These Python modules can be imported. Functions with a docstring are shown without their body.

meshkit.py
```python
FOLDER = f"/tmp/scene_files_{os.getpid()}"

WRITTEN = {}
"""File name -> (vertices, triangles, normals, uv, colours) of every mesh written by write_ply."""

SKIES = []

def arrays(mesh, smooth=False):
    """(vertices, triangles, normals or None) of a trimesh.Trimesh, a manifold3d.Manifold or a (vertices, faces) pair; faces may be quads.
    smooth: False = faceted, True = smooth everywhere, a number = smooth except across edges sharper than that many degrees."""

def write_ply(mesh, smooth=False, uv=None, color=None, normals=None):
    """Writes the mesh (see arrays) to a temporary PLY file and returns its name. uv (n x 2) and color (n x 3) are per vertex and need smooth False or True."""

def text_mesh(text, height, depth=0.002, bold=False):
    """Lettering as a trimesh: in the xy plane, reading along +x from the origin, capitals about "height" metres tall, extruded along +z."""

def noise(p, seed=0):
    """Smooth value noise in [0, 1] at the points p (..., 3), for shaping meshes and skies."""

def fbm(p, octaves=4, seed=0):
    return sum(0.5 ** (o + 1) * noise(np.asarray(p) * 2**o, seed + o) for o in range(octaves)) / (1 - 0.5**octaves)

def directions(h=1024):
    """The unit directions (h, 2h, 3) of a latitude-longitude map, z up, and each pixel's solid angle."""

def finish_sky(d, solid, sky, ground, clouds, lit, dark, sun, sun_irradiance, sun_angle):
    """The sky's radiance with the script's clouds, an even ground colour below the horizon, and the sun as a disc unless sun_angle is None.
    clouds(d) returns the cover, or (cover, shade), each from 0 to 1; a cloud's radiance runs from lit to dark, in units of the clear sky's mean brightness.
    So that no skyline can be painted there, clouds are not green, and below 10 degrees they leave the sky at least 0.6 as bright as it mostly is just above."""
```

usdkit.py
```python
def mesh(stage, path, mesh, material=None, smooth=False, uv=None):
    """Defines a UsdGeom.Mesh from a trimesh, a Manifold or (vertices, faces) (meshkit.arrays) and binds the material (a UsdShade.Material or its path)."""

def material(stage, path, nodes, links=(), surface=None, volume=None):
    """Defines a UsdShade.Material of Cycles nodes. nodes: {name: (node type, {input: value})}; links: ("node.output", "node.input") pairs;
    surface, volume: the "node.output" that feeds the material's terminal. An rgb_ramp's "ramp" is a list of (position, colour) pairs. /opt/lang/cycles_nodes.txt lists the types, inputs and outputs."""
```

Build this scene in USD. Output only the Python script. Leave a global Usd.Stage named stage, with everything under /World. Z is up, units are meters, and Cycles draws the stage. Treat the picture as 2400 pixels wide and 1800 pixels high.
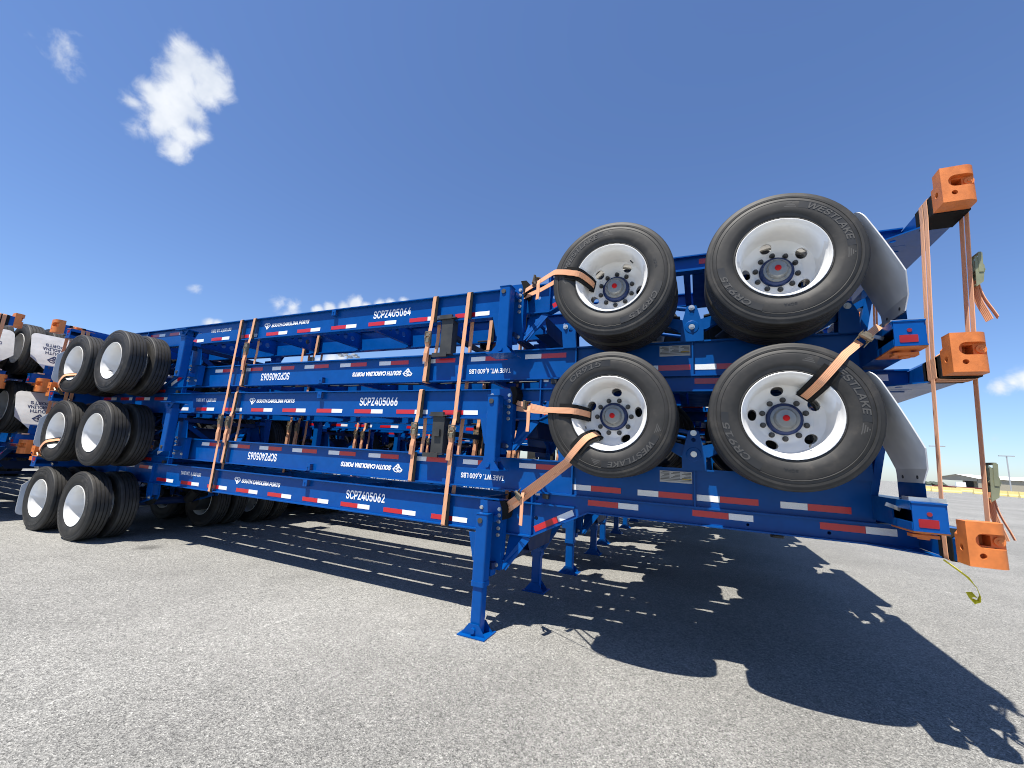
import math
import numpy as np
import trimesh
import shapely.geometry as sg
from shapely import affinity
from shapely.ops import unary_union
import manifold3d as m3
import usdkit
import meshkit
from pxr import Usd, UsdGeom, UsdLux, UsdShade, Gf, Sdf

stage = Usd.Stage.CreateInMemory()
UsdGeom.SetStageUpAxis(stage, UsdGeom.Tokens.z)
UsdGeom.SetStageMetersPerUnit(stage, 1.0)
world = UsdGeom.Xform.Define(stage, '/World')
stage.SetDefaultPrim(world.GetPrim())
UsdGeom.Scope.Define(stage, '/World/Looks')
PI = math.pi
rng = np.random.default_rng(7)

# ------------------------------------------------------------------ camera
CAM = (9.977, -4.566, 1.633)
CR = np.array([[0.91318, 0.40323, 0.05952], [0.01648, -0.18236, 0.98309], [-0.40726, 0.89676, 0.17317]])  # right, up, forward
cam = UsdGeom.Camera.Define(stage, '/World/camera')
cam.AddTransformOp().Set(Gf.Matrix4d(*[float(v) for v in (*CR[0], 0, *CR[1], 0, *(-CR[2]), 0, *CAM, 1)]))
cam.CreateHorizontalApertureAttr(36.0)
cam.CreateVerticalApertureAttr(27.0)
cam.CreateFocalLengthAttr(36.0 * 979.34 / 2400.0)
cam.CreateClippingRangeAttr(Gf.Vec2f(0.05, 6000.0))
cam.CreateExposureAttr(0.88)

# ------------------------------------------------------------------ sky and sun
SUN_K = np.array([0.126, 0.37])                    # how far a shadow runs per metre of height
to_sun = np.array([-SUN_K[0], -SUN_K[1], 1.0]); to_sun /= np.linalg.norm(to_sun)
SUN_EL = math.asin(to_sun[2]); SUN_ROT = math.atan2(to_sun[0], to_sun[1])
SKY_STRENGTH = 0.066
SUN_INTENSITY = 1.22


def sky_material():
    n = {'sky': ('sky_texture', {'sky_type': 'single_scattering', 'sun_disc': False, 'sun_elevation': SUN_EL, 'sun_rotation': SUN_ROT,
                                 'altitude': 10.0, 'air_density': 1.0, 'aerosol_density': 0.35, 'ozone_density': 3.0}),
         'tc': ('texture_coordinate', {}),
         'warp': ('noise_texture', {'scale': 9.0, 'detail': 6.0, 'roughness': 0.62}),
         'fine': ('noise_texture', {'scale': 30.0, 'detail': 7.0, 'roughness': 0.6, 'distortion': 0.4}),
         'shade': ('noise_texture', {'scale': 14.0, 'detail': 5.0, 'roughness': 0.55}),
         'bg': ('background_shader', {'strength': SKY_STRENGTH})}
    l = [('tc.generated', 'warp.vector'), ('tc.generated', 'fine.vector'), ('tc.generated', 'shade.vector')]
    f = 979.34

    def direction(px, py):
        d = np.array([(px - 1200) / f, -(py - 900) / f, 1.0]) @ CR
        return d / np.linalg.norm(d)
    # soft round puffs: where on the sky each lies and how wide it spreads (radians), how dense
    puffs = [(445, 150, .040, 1), (480, 175, .044, 1), (430, 185, .040, 1), (500, 195, .034, 1), (470, 215, .034, 1), (400, 215, .034, 1), (370, 235, .034, 1), (345, 205, .022, .9),
             (400, 270, .040, 1), (430, 245, .036, 1), (375, 285, .034, 1), (430, 310, .032, 1), (412, 345, .026, .85), (470, 318, .018, .7), (330, 303, .020, .42), (315, 240, .020, .6), (455, 270, .026, .8),
             (158, 112, .015, .24), (152, 148, .018, .28), (140, 135, .012, .2),
             (745, 728, .014, 1), (775, 722, .016, 1), (805, 722, .018, 1), (832, 712, .021, 1), (860, 722, .018, 1), (890, 716, .018, 1), (915, 712, .015, .9), (945, 705, .012, .7),
             (650, 712, .018, .5), (685, 722, .018, .55), (668, 735, .016, .5), (490, 758, .012, .8), (510, 760, .012, .8), (460, 680, .011, .35),
             (775, 842, .022, .9), (800, 838, .016, .9), (745, 845, .016, .7),
             (2345, 905, .020, .75), (2375, 898, .020, .8), (2405, 890, .024, .8), (2440, 885, .03, .8), (2330, 1030, .010, .3)]
    dist = None
    for i, (px, py, r, dens) in enumerate(puffs):
        c = direction(px, py)
        n[f'd{i}'] = ('vector_math', {'math_type': 'distance', 'vector2': tuple(c)})
        n[f'm{i}'] = ('math', {'math_type': 'multiply_add', 'value2': -dens / r, 'value3': dens})
        l += [('tc.generated', f'd{i}.vector1'), (f'd{i}.value', f'm{i}.value1')]
        if dist is None:
            dist = f'm{i}.value'
        else:
            n[f'x{i}'] = ('math', {'math_type': 'smoothmax', 'value3': 0.25})
            l += [(dist, f'x{i}.value1'), (f'm{i}.value', f'x{i}.value2')]
            dist = f'x{i}.value'
    n['n1'] = ('math', {'math_type': 'multiply_add', 'value2': 0.9, 'value3': -0.45})
    n['n2'] = ('math', {'math_type': 'multiply_add', 'value2': 1.25, 'value3': -0.625})
    n['sum'] = ('math', {'math_type': 'add'}); n['sum2'] = ('math', {'math_type': 'add'})
    n['lim'] = ('math', {'math_type': 'minimum', 'value2': 1.0})
    n['cover'] = ('map_range', {'range_type': 'smoothstep', 'from_min': -0.06, 'from_max': 0.72, 'to_min': 0.0, 'to_max': 0.95, 'clamp': True})
    l += [('warp.fac', 'n1.value1'), ('fine.fac', 'n2.value1'), ('n1.value', 'sum.value1'), ('n2.value', 'sum.value2'), (dist, 'lim.value1'),
          ('lim.value', 'sum2.value1'), ('sum.value', 'ns.value1'), ('ns.value', 'sum2.value2'), ('sum2.value', 'cover.value')]
    n['ns'] = ('math', {'math_type': 'add', 'value2': 0.0})
    n['cc'] = ('rgb_ramp', {'ramp': [(0.3, (5.6, 6.2, 7.2)), (0.7, (8.6, 8.8, 9.0))]})
    n['tint'] = ('mix', {'mix_type': 'multiply', 'fac': 1.0, 'color2': (1.02, 1.16, 1.42)})
    n['mixc'] = ('mix_color', {})
    l += [('shade.fac', 'cc.fac'), ('sky.color', 'tint.color1'), ('tint.color', 'mixc.a'), ('cc.color', 'mixc.b'), ('cover.result', 'mixc.fac'), ('mixc.result', 'bg.color')]
    return usdkit.material(stage, '/World/Looks/sky', n, l, surface='bg.background')


dome = UsdLux.DomeLight.Define(stage, '/World/sky')
UsdShade.MaterialBindingAPI.Apply(dome.GetPrim()).Bind(sky_material())
dome.GetPrim().SetCustomDataByKey('kind', 'structure')
dome.GetPrim().SetCustomDataByKey('label', 'clear blue summer sky with one small white cloud')
sun = UsdLux.DistantLight.Define(stage, '/World/sun')
sun.CreateIntensityAttr(SUN_INTENSITY); sun.CreateNormalizeAttr(True); sun.CreateAngleAttr(0.53); sun.CreateColorAttr(Gf.Vec3f(1.0, 0.955, 0.87))
zax = to_sun; xax = np.cross([0, 1, 0], zax); xax /= np.linalg.norm(xax); yax = np.cross(zax, xax)
sun.AddTransformOp().Set(Gf.Matrix4d(*[float(v) for v in (*xax, 0, *yax, 0, *zax, 0, 0, 0, 30, 1)]))


# ------------------------------------------------------------------ materials
def paint(name, col, rough=0.35, coat=0.0, metallic=0.0, bump=0.0, vary=0.10, scale=6.0, spec=0.5):
    n = {'p': ('principled_bsdf', {'roughness': rough, 'metallic': metallic, 'coat_weight': coat, 'coat_roughness': 0.08, 'specular_ior_level': spec}),
         'tc': ('texture_coordinate', {}), 'nz': ('noise_texture', {'scale': scale, 'detail': 5.0, 'roughness': 0.6}),
         'r': ('rgb_ramp', {'ramp': [(0.3, tuple(c * (1 - vary) for c in col)), (0.7, tuple(min(1, c * (1 + vary)) for c in col))]}),
         'rr': ('map_range', {'from_min': 0.3, 'from_max': 0.7, 'to_min': rough * 0.85, 'to_max': min(1, rough * 1.25)})}
    l = [('tc.object', 'nz.vector'), ('nz.fac', 'r.fac'), ('r.color', 'p.base_color'), ('nz.fac', 'rr.value'), ('rr.result', 'p.roughness')]
    if bump:
        n['nb'] = ('noise_texture', {'scale': 220.0, 'detail': 3.0}); n['b'] = ('bump', {'strength': bump, 'distance': 0.002})
        l += [('tc.object', 'nb.vector'), ('nb.fac', 'b.height'), ('b.normal', 'p.normal')]
    return usdkit.material(stage, '/World/Looks/' + name, n, l, surface='p.BSDF')


def dusty_rubber():
    n = {'p': ('principled_bsdf', {'roughness': 0.62, 'specular_ior_level': 0.45}),
         'tc': ('texture_coordinate', {}), 'nz': ('noise_texture', {'scale': 7.0, 'detail': 7.0, 'roughness': 0.65}),
         'nf': ('noise_texture', {'scale': 60.0, 'detail': 4.0}),
         'r': ('rgb_ramp', {'ramp': [(0.32, (0.011, 0.011, 0.0105)), (0.56, (0.023, 0.0212, 0.019)), (0.80, (0.056, 0.049, 0.040))]}),
         'b': ('bump', {'strength': 0.25, 'distance': 0.001})}
    l = [('tc.object', 'nz.vector'), ('tc.object', 'nf.vector'), ('nz.fac', 'r.fac'), ('r.color', 'p.base_color'), ('nf.fac', 'b.height'), ('b.normal', 'p.normal')]
    return usdkit.material(stage, '/World/Looks/tyre_rubber', n, l, surface='p.BSDF')


def webbing(name, col, dark):
    # woven strap: fine lengthwise ridges, read along the strap's own width (kept in the uv)
    n = {'uv': ('attribute', {'attribute': 'st'}), 's': ('separate_xyz', {}), 'm': ('math', {'math_type': 'multiply', 'value2': 2 * PI * 5.0}),
         'si': ('math', {'math_type': 'sine'}), 'r': ('map_range', {'from_min': -1.0, 'from_max': 1.0, 'to_min': 0.0, 'to_max': 1.0}),
         'c': ('rgb_ramp', {'ramp': [(0.0, dark), (0.45, col), (1.0, tuple(min(1, v * 1.08) for v in col))]}),
         'p': ('principled_bsdf', {'roughness': 0.75, 'specular_ior_level': 0.25, 'sheen_weight': 0.1}),
         't': ('translucent_bsdf', {'color': col}), 'mx': ('mix_closure', {'fac': 0.22}),
         'b': ('bump', {'strength': 0.5, 'distance': 0.0015})}
    l = [('uv.vector', 's.vector'), ('s.x', 'm.value1'), ('m.value', 'si.value1'), ('si.value', 'r.value'), ('r.result', 'c.fac'), ('c.color', 'p.base_color'),
         ('r.result', 'b.height'), ('b.normal', 'p.normal'), ('p.BSDF', 'mx.closure1'), ('t.BSDF', 'mx.closure2')]
    return usdkit.material(stage, '/World/Looks/' + name, n, l, surface='mx.closure')


def tape(name, col):
    n = {'p': ('principled_bsdf', {'roughness': 0.3, 'coat_weight': 0.3, 'coat_roughness': 0.1}), 'g': ('geometry', {}),
         'v': ('voronoi_texture', {'scale': 260.0}), 'r': ('rgb_ramp', {'ramp': [(0.0, tuple(c * .85 for c in col)), (1.0, tuple(min(1, c * 1.1) for c in col))]})}
    return usdkit.material(stage, '/World/Looks/' + name, n, [('g.position', 'v.vector'), ('v.distance', 'r.fac'), ('r.color', 'p.base_color')], surface='p.BSDF')


STAIN = (2.507, -0.72)


def ground_material():
    n = {'g': ('geometry', {}), 'p': ('principled_bsdf', {'roughness': 0.85, 'specular_ior_level': 0.35}),
         'v1': ('voronoi_texture', {'scale': 155.0, 'randomness': 1.0}), 'sep1': ('separate_color', {}),
         'v2': ('voronoi_texture', {'scale': 62.0}), 'sep2': ('separate_color', {}),
         'big': ('noise_texture', {'scale': 0.22, 'detail': 6.0, 'roughness': 0.6}),
         'mid': ('noise_texture', {'scale': 2.1, 'detail': 6.0, 'roughness': 0.65}),
         'fine': ('noise_texture', {'scale': 45.0, 'detail': 5.0, 'roughness': 0.75}),
         'agg': ('rgb_ramp', {'ramp': [(0.0, (0.036, 0.036, 0.034)), (0.22, (0.118, 0.116, 0.109)), (0.52, (0.213, 0.209, 0.195)), (0.80, (0.308, 0.301, 0.278)), (1.0, (0.51, 0.498, 0.46))]}),
         'ad1': ('math', {'math_type': 'multiply_add', 'value2': 0.72, 'value3': 0.0}), 'ad2': ('math', {'math_type': 'multiply_add', 'value2': 0.22}), 'ad3': ('math', {'math_type': 'multiply_add', 'value2': 0.45}),
         'off': ('math', {'math_type': 'add', 'value2': -0.19}),
         'tone': ('map_range', {'from_min': 0.3, 'from_max': 0.7, 'to_min': 0.80, 'to_max': 1.16}), 'tone2': ('map_range', {'from_min': 0.3, 'from_max': 0.7, 'to_min': 0.92, 'to_max': 1.08}),
         'tm': ('math', {'math_type': 'multiply'}), 'sc': ('vector_math', {'math_type': 'scale'}),
         'xyz': ('separate_xyz', {}), 'nw': ('noise_texture', {'scale': 1.3, 'detail': 4.0}), 'wob': ('math', {'math_type': 'multiply_add', 'value2': 0.10}),
         'sx': ('math', {'math_type': 'multiply_add', 'value2': 1 / 3.52, 'value3': -2.89 / 3.52 + 0.5 + 40}), 'fr': ('math', {'math_type': 'fraction'}),
         'ce': ('math', {'math_type': 'subtract', 'value2': 0.5}), 'ab': ('math', {'math_type': 'absolute'}),
         'line': ('map_range', {'from_min': 0.0018, 'from_max': 0.0075, 'to_min': 1.0, 'to_max': 0.0, 'clamp': True}),
         'lb': ('noise_texture', {'scale': 3.5, 'detail': 5.0, 'roughness': 0.7}), 'lbr': ('map_range', {'from_min': 0.35, 'from_max': 0.62, 'to_min': -0.34, 'to_max': 0.42, 'clamp': True}), 'xm': ('math', {'math_type': 'subtract', 'value2': 10.0}), 'xa': ('math', {'math_type': 'absolute'}), 'xg': ('math', {'math_type': 'greater_than', 'value2': 1.8}), 'lm2': ('math', {'math_type': 'multiply'}),
         'lm': ('math', {'math_type': 'multiply'}), 'l1': ('math', {'math_type': 'add', 'value2': 1.0}), 'tm2': ('math', {'math_type': 'multiply'}),
         'st': ('noise_texture', {'scale': 0.9, 'detail': 4.0, 'roughness': 0.7}), 'str': ('map_range', {'from_min': 0.70, 'from_max': 0.78, 'to_min': 1.0, 'to_max': 0.72, 'clamp': True}), 'tm3': ('math', {'math_type': 'multiply'}), 'od': ('vector_math', {'math_type': 'distance', 'vector2': (STAIN[0], STAIN[1], 0.0)}), 'oa': ('math', {'math_type': 'multiply_add', 'value2': 0.35}), 'ob': ('map_range', {'from_min': 0.22, 'from_max': 0.42, 'to_min': 0.55, 'to_max': 1.0, 'clamp': True}), 'tm4': ('math', {'math_type': 'multiply'}),
         'b': ('bump', {'strength': 0.9, 'distance': 0.004}), 'hb': ('math', {'math_type': 'add'})}
    l = [('g.position', f'{k}.vector') for k in ('v1', 'v2', 'big', 'mid', 'fine', 'nw', 'lb', 'st', 'xyz')]
    l += [('v1.color', 'sep1.color'), ('v2.color', 'sep2.color'), ('sep1.r', 'ad1.value1'), ('sep2.r', 'ad2.value1'), ('ad1.value', 'ad2.value3'), ('fine.fac', 'ad3.value1'), ('ad2.value', 'ad3.value3'),
          ('ad3.value', 'off.value1'), ('off.value', 'agg.fac'), ('big.fac', 'tone.value'), ('mid.fac', 'tone2.value'), ('tone.result', 'tm.value1'), ('tone2.result', 'tm.value2'),
          ('nw.fac', 'wob.value1'), ('xyz.x', 'wob.value3'), ('wob.value', 'sx.value1'), ('sx.value', 'fr.value1'), ('fr.value', 'ce.value1'), ('ce.value', 'ab.value1'), ('ab.value', 'line.value'),
          ('lb.fac', 'lbr.value'), ('line.result', 'lm.value1'), ('lbr.result', 'lm.value2'), ('xyz.x', 'xm.value1'), ('xm.value', 'xa.value1'), ('xa.value', 'xg.value1'), ('lm.value', 'lm2.value1'), ('xg.value', 'lm2.value2'), ('lm2.value', 'l1.value1'), ('tm.value', 'tm2.value1'), ('l1.value', 'tm2.value2'),
          ('st.fac', 'str.value'), ('tm2.value', 'tm3.value1'), ('str.result', 'tm3.value2'),
          ('agg.color', 'sc.vector1'), ('g.position', 'od.vector1'), ('mid.fac', 'oa.value1'), ('od.value', 'oa.value3'), ('oa.value', 'ob.value'), ('tm3.value', 'tm4.value1'), ('ob.result', 'tm4.value2'), ('tm4.value', 'sc.scale'), ('sc.vector', 'p.base_color'),
          ('v1.distance', 'hb.value1'), ('fine.fac', 'hb.value2'), ('hb.value', 'b.height'), ('b.normal', 'p.normal')]
    return usdkit.material(stage, '/World/Looks/pavement', n, l, surface='p.BSDF')


M = dict(
    blue=paint('blue_paint', (0.0006, 0.062, 0.262), 0.27, coat=0.0, vary=0.08, spec=0.20),
    blue_deep=paint('blue_axle_paint', (0.002, 0.016, 0.075), 0.5),
    orange=paint('orange_paint', (0.58, 0.165, 0.034), 0.55, bump=0.5, vary=0.16, scale=14),
    rim=paint('white_wheel_paint', (0.70, 0.69, 0.665), 0.38, coat=0.05, vary=0.05),
    rubber=dusty_rubber(),
    panel=paint('sidewall_panel_rubber', (0.013, 0.013, 0.013), 0.5),
    letter=paint('sidewall_letter_rubber', (0.058, 0.056, 0.053), 0.6),
    black=paint('black_steel', (0.018, 0.018, 0.018), 0.5),
    stand=paint('black_stand_paint', (0.030, 0.030, 0.028), 0.5, vary=0.25, bump=0.3),
    felt=paint('black_sleeve_fabric', (0.012, 0.012, 0.012), 0.95, bump=0.6, spec=0.15),
    steel=paint('zinc_steel', (0.62, 0.61, 0.58), 0.32, metallic=0.9),
    dark_nut=paint('dark_lug_steel', (0.07, 0.066, 0.06), 0.45, metallic=0.5),
    cap=paint('clear_hub_cap_metal', (0.21, 0.215, 0.21), 0.34, metallic=0.35),
    red_plug=paint('red_plastic', (0.42, 0.004, 0.006), 0.5, spec=0.2),
    olive=paint('olive_ratchet_steel', (0.20, 0.21, 0.13), 0.5, metallic=0.25, vary=0.25),
    buckle=paint('bronze_ratchet_steel', (0.23, 0.19, 0.13), 0.4, metallic=0.6, vary=0.3),
    strap=webbing('orange_webbing', (0.84, 0.46, 0.27), (0.70, 0.31, 0.15)),
    yellow=paint('yellow_webbing_cloth', (0.80, 0.70, 0.04), 0.8),
    red_tape=tape('red_reflective_tape', (0.50, 0.012, 0.018)), white_tape=tape('white_reflective_tape', (0.78, 0.79, 0.80)),
    white=paint('white_lettering_paint', (0.82, 0.82, 0.82), 0.4, vary=0.02),
    flap=paint('white_flap_plastic', (0.62, 0.62, 0.61), 0.45, vary=0.13, scale=5),
    navy=paint('navy_lettering_paint', (0.02, 0.035, 0.10), 0.5),
    sticker=paint('grey_plate_print', (0.42, 0.43, 0.43), 0.4), ink=paint('black_print', (0.03, 0.03, 0.03), 0.5), amber=paint('amber_print', (0.6, 0.42, 0.03), 0.5),
    light_red=paint('red_lens', (0.20, 0.006, 0.008), 0.2, coat=0.3), reflector=paint('red_reflector', (0.26, 0.010, 0.014), 0.45, spec=0.3),
    ground=ground_material(),
    wall=paint('tan_metal_wall', (0.36, 0.32, 0.24), 0.6), roof=paint('white_metal_roof', (0.78, 0.78, 0.76), 0.5), dark=paint('dark_doorway', (0.02, 0.022, 0.025), 0.7),
    glass=paint('dark_window_glass', (0.05, 0.07, 0.09), 0.12, spec=0.7),
    barrier=paint('yellow_barrier_plastic', (0.70, 0.56, 0.22), 0.6), rust=paint('rust_red_steel', (0.22, 0.045, 0.03), 0.6), pole=paint('galvanised_pole', (0.35, 0.36, 0.37), 0.5),
    leaf=paint('leaf_green', (0.055, 0.070, 0.050), 0.8),
)


# ------------------------------------------------------------------ mesh helpers
class MB:
    """collects simple solids into one mesh"""
    def __init__(self): self.v, self.f, self.n = [], [], 0
    def add(self, v, f):
        v = np.asarray(v, float); f = np.asarray(f, int)
        if f.shape[1] == 4: f = np.vstack([f[:, [0, 1, 2]], f[:, [0, 2, 3]]])
        self.v.append(v); self.f.append(f + self.n); self.n += len(v); return self
    def tm(self, t):
        if hasattr(t, 'to_mesh'):
            q = t.to_mesh(); return self.add(q.vert_properties[:, :3], q.tri_verts)
        return self.add(t.vertices, t.faces)
    def box(self, x0, x1, y0, y1, z0, z1):
        v = [(x, y, z) for x in (x0, x1) for y in (y0, y1) for z in (z0, z1)]
        return self.add(v, [(0, 1, 3, 2), (4, 6, 7, 5), (0, 4, 5, 1), (2, 3, 7, 6), (0, 2, 6, 4), (1, 5, 7, 3)])
    def bar(self, a, b, w, h, up=(0, 0, 1)):
        a, b = np.array(a, float), np.array(b, float); d = b - a; d /= np.linalg.norm(d)
        s = np.cross(d, up); s = s / np.linalg.norm(s) if np.linalg.norm(s) > 1e-6 else np.array([1.0, 0, 0]); u = np.cross(s, d)
        v = [p + i * s * w / 2 + j * u * h / 2 for p in (a, b) for i, j in ((-1, -1), (1, -1), (1, 1), (-1, 1))]
        return self.add(v, [(0, 3, 2, 1), (4, 5, 6, 7), (0, 1, 5, 4), (1, 2, 6, 5), (2, 3, 7, 6), (3, 0, 4, 7)])
    def tube(self, pts, r, seg=10):
        pts = np.array(pts, float); rings = []
        for i, p in enumerate(pts):
            d = pts[min(i + 1, len(pts) - 1)] - pts[max(i - 1, 0)]; d /= np.linalg.norm(d)
            s = np.cross(d, (0, 0, 1)); s = s if np.linalg.norm(s) > 0.05 else np.cross(d, (1, 0, 0)); s /= np.linalg.norm(s); u = np.cross(s, d)
            rings.append([p + r * (math.cos(t) * s + math.sin(t) * u) for t in np.arange(seg) * 2 * PI / seg])
        v = np.concatenate(rings + [[pts[0]], [pts[-1]]]); f = []; k = len(pts)
        for i in range(k - 1):
            for j in range(seg): f.append((i * seg + j, i * seg + (j + 1) % seg, (i + 1) * seg + (j + 1) % seg, (i + 1) * seg + j))
        self.add(v, f); f = []
        for j in range(seg):
            f.append((k * seg, (j + 1) % seg, j)); f.append((k * seg + 1, (k - 1) * seg + j, (k - 1) * seg + (j + 1) % seg))
        self.f.append(np.array(f) + self.n - len(v)); return self
    def poly_xz(self, poly, y0, y1):
        t = trimesh.creation.extrude_polygon(poly if hasattr(poly, 'exterior') else sg.Polygon(poly), y1 - y0, engine='earcut')
        v = t.vertices; return self.add(np.stack([v[:, 0], y0 + (y1 - y0) - v[:, 2], v[:, 1]], 1), t.faces)
    def poly_yz(self, poly, x0, x1):
        t = trimesh.creation.extrude_polygon(poly if hasattr(poly, 'exterior') else sg.Polygon(poly), x1 - x0, engine='earcut')
        v = t.vertices; return self.add(np.stack([x0 + v[:, 2], v[:, 0], v[:, 1]], 1), t.faces)
    def poly_xy(self, poly, z0, z1):
        t = trimesh.creation.extrude_polygon(poly if hasattr(poly, 'exterior') else sg.Polygon(poly), z1 - z0, engine='earcut')
        return self.add(t.vertices + [0, 0, z0], t.faces)
    def cyl_y(self, x, z, r, y0, y1, seg=16): return self.tube([(x, y0, z), (x, y1, z)], r, seg)
    def mirror_y(self):
        self.v = [v * [1, -1, 1] for v in self.v]; self.f = [f[:, ::-1] for f in self.f]; return self
    def shift(self, d): self.v = [v + d for v in self.v]; return self
    def get(self): return np.concatenate(self.v), np.concatenate(self.f)


def revolve_y(profile, seg=64):
    """profile: (radius, y) points, turned about the y axis"""
    p = np.array(profile, float); k = len(p); t = np.arange(seg) * 2 * PI / seg
    v = np.stack([np.outer(np.cos(t), p[:, 0]), np.tile(p[:, 1], (seg, 1)), np.outer(np.sin(t), p[:, 0])], -1).reshape(-1, 3); f = []
    for i in range(seg):
        j = (i + 1) % seg
        for a in range(k - 1): f.append((i * k + a, j * k + a, j * k + a + 1, i * k + a + 1))
    return v, np.array(f)


def disc_y(r, y, x=0.0, z=0.0, seg=20, flip=False):
    t = np.arange(seg) * 2 * PI / seg
    v = np.concatenate([[(x, y, z)], np.stack([x + r * np.cos(t), np.full(seg, y), z + r * np.sin(t)], 1)])
    f = [(0, 1 + i, 1 + (i + 1) % seg) for i in range(seg)]
    return v, np.array(f)[:, ::-1] if flip else np.array(f)


used = {}
def unique(path):
    k = used.get(path, -1) + 1; used[path] = k
    return path if k == 0 else f'{path}_{k:03d}'


def part(parent, name, mesh, mat, smooth=False, loc=None, rot=None, label=None, kind=None, uv=None):
    p = unique(f'{parent}/{name}')
    if isinstance(mesh, MB): mesh = mesh.get()
    m = usdkit.mesh(stage, p, mesh, M[mat] if isinstance(mat, str) else mat, smooth=smooth, uv=uv)
    m.CreateDoubleSidedAttr(True)
    if loc is not None: m.AddTranslateOp().Set(Gf.Vec3d(*map(float, loc)))
    if rot is not None: m.AddRotateXYZOp().Set(Gf.Vec3f(*map(float, rot)))
    if label: m.GetPrim().SetCustomDataByKey('label', label)
    if kind: m.GetPrim().SetCustomDataByKey('kind', kind)
    return p


def tag(path, label=None, cat=None, group=None, kind=None):
    p = stage.GetPrimAtPath(path)
    for k, v in (('label', label), ('category', cat), ('group', group), ('kind', kind)):
        if v: p.SetCustomDataByKey(k, v)


def thing(name, label, cat, loc=(0, 0, 0), rot=None, group=None):
    p = unique('/World/' + name)
    x = UsdGeom.Xform.Define(stage, p); x.AddTranslateOp().Set(Gf.Vec3d(*map(float, loc)))
    if rot is not None: x.AddRotateXYZOp().Set(Gf.Vec3f(*map(float, rot)))
    tag(p, label, cat, group); return p


def copy_of(source, name, label, cat, loc, rot=None, group=None):
    p = unique('/World/' + name)
    x = UsdGeom.Xform.Define(stage, p)
    x.GetPrim().GetReferences().AddInternalReference(source); x.GetPrim().SetInstanceable(True)
    x.ClearXformOpOrder()
    x.AddTranslateOp().Set(Gf.Vec3d(*map(float, loc)))
    x.AddRotateXYZOp().Set(Gf.Vec3f(*map(float, rot or (0, 0, 0))))
    tag(p, label, cat, group); return p


def pattern(name):
    p = '/World/' + name
    prim = stage.CreateClassPrim(p); prim.SetTypeName('Xform'); return p


# ------------------------------------------------------------------ the pavement
GS = 1500.0
gp = part('/World', 'ground', MB().add([(-GS, -GS, 0), (GS, -GS, 0), (GS, GS, 0), (-GS, GS, 0)], [(0, 1, 2, 3)]), 'ground')
tag(gp, 'pale speckled concrete yard with faint lane joints', kind='structure')

# ------------------------------------------------------------------ wheels
RT, HW = 0.515, 0.138          # tyre radius, half its width


def tyre_mesh(seg=72):
    prof = [(0.294, -0.100), (0.299, -0.1165), (0.310, -0.121), (0.318, -0.117), (0.326, -0.124), (0.352, -0.134), (0.372, -0.1375), (0.405, -HW), (0.430, -0.1365),
            (0.434, -0.1335), (0.438, -0.1360), (0.452, -0.132), (0.462, -0.1255), (0.464, -0.1285), (0.478, -0.1285), (0.482, -0.1245), (0.497, -0.1215), (0.507, -0.117), (0.5125, -0.108)]
    tread = []
    gy = (-0.071, -0.024, 0.024, 0.071)
    for g in gy:
        cr = RT - 0.0025 * (abs(g) / 0.11)
        tread += [(cr, g - 0.0065), (RT - 0.014, g - 0.0045), (RT - 0.014, g + 0.0045), (cr, g + 0.0065)]
    full = prof + tread + [(r, -y) for r, y in prof[::-1]]
    return revolve_y(full, seg)


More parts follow.
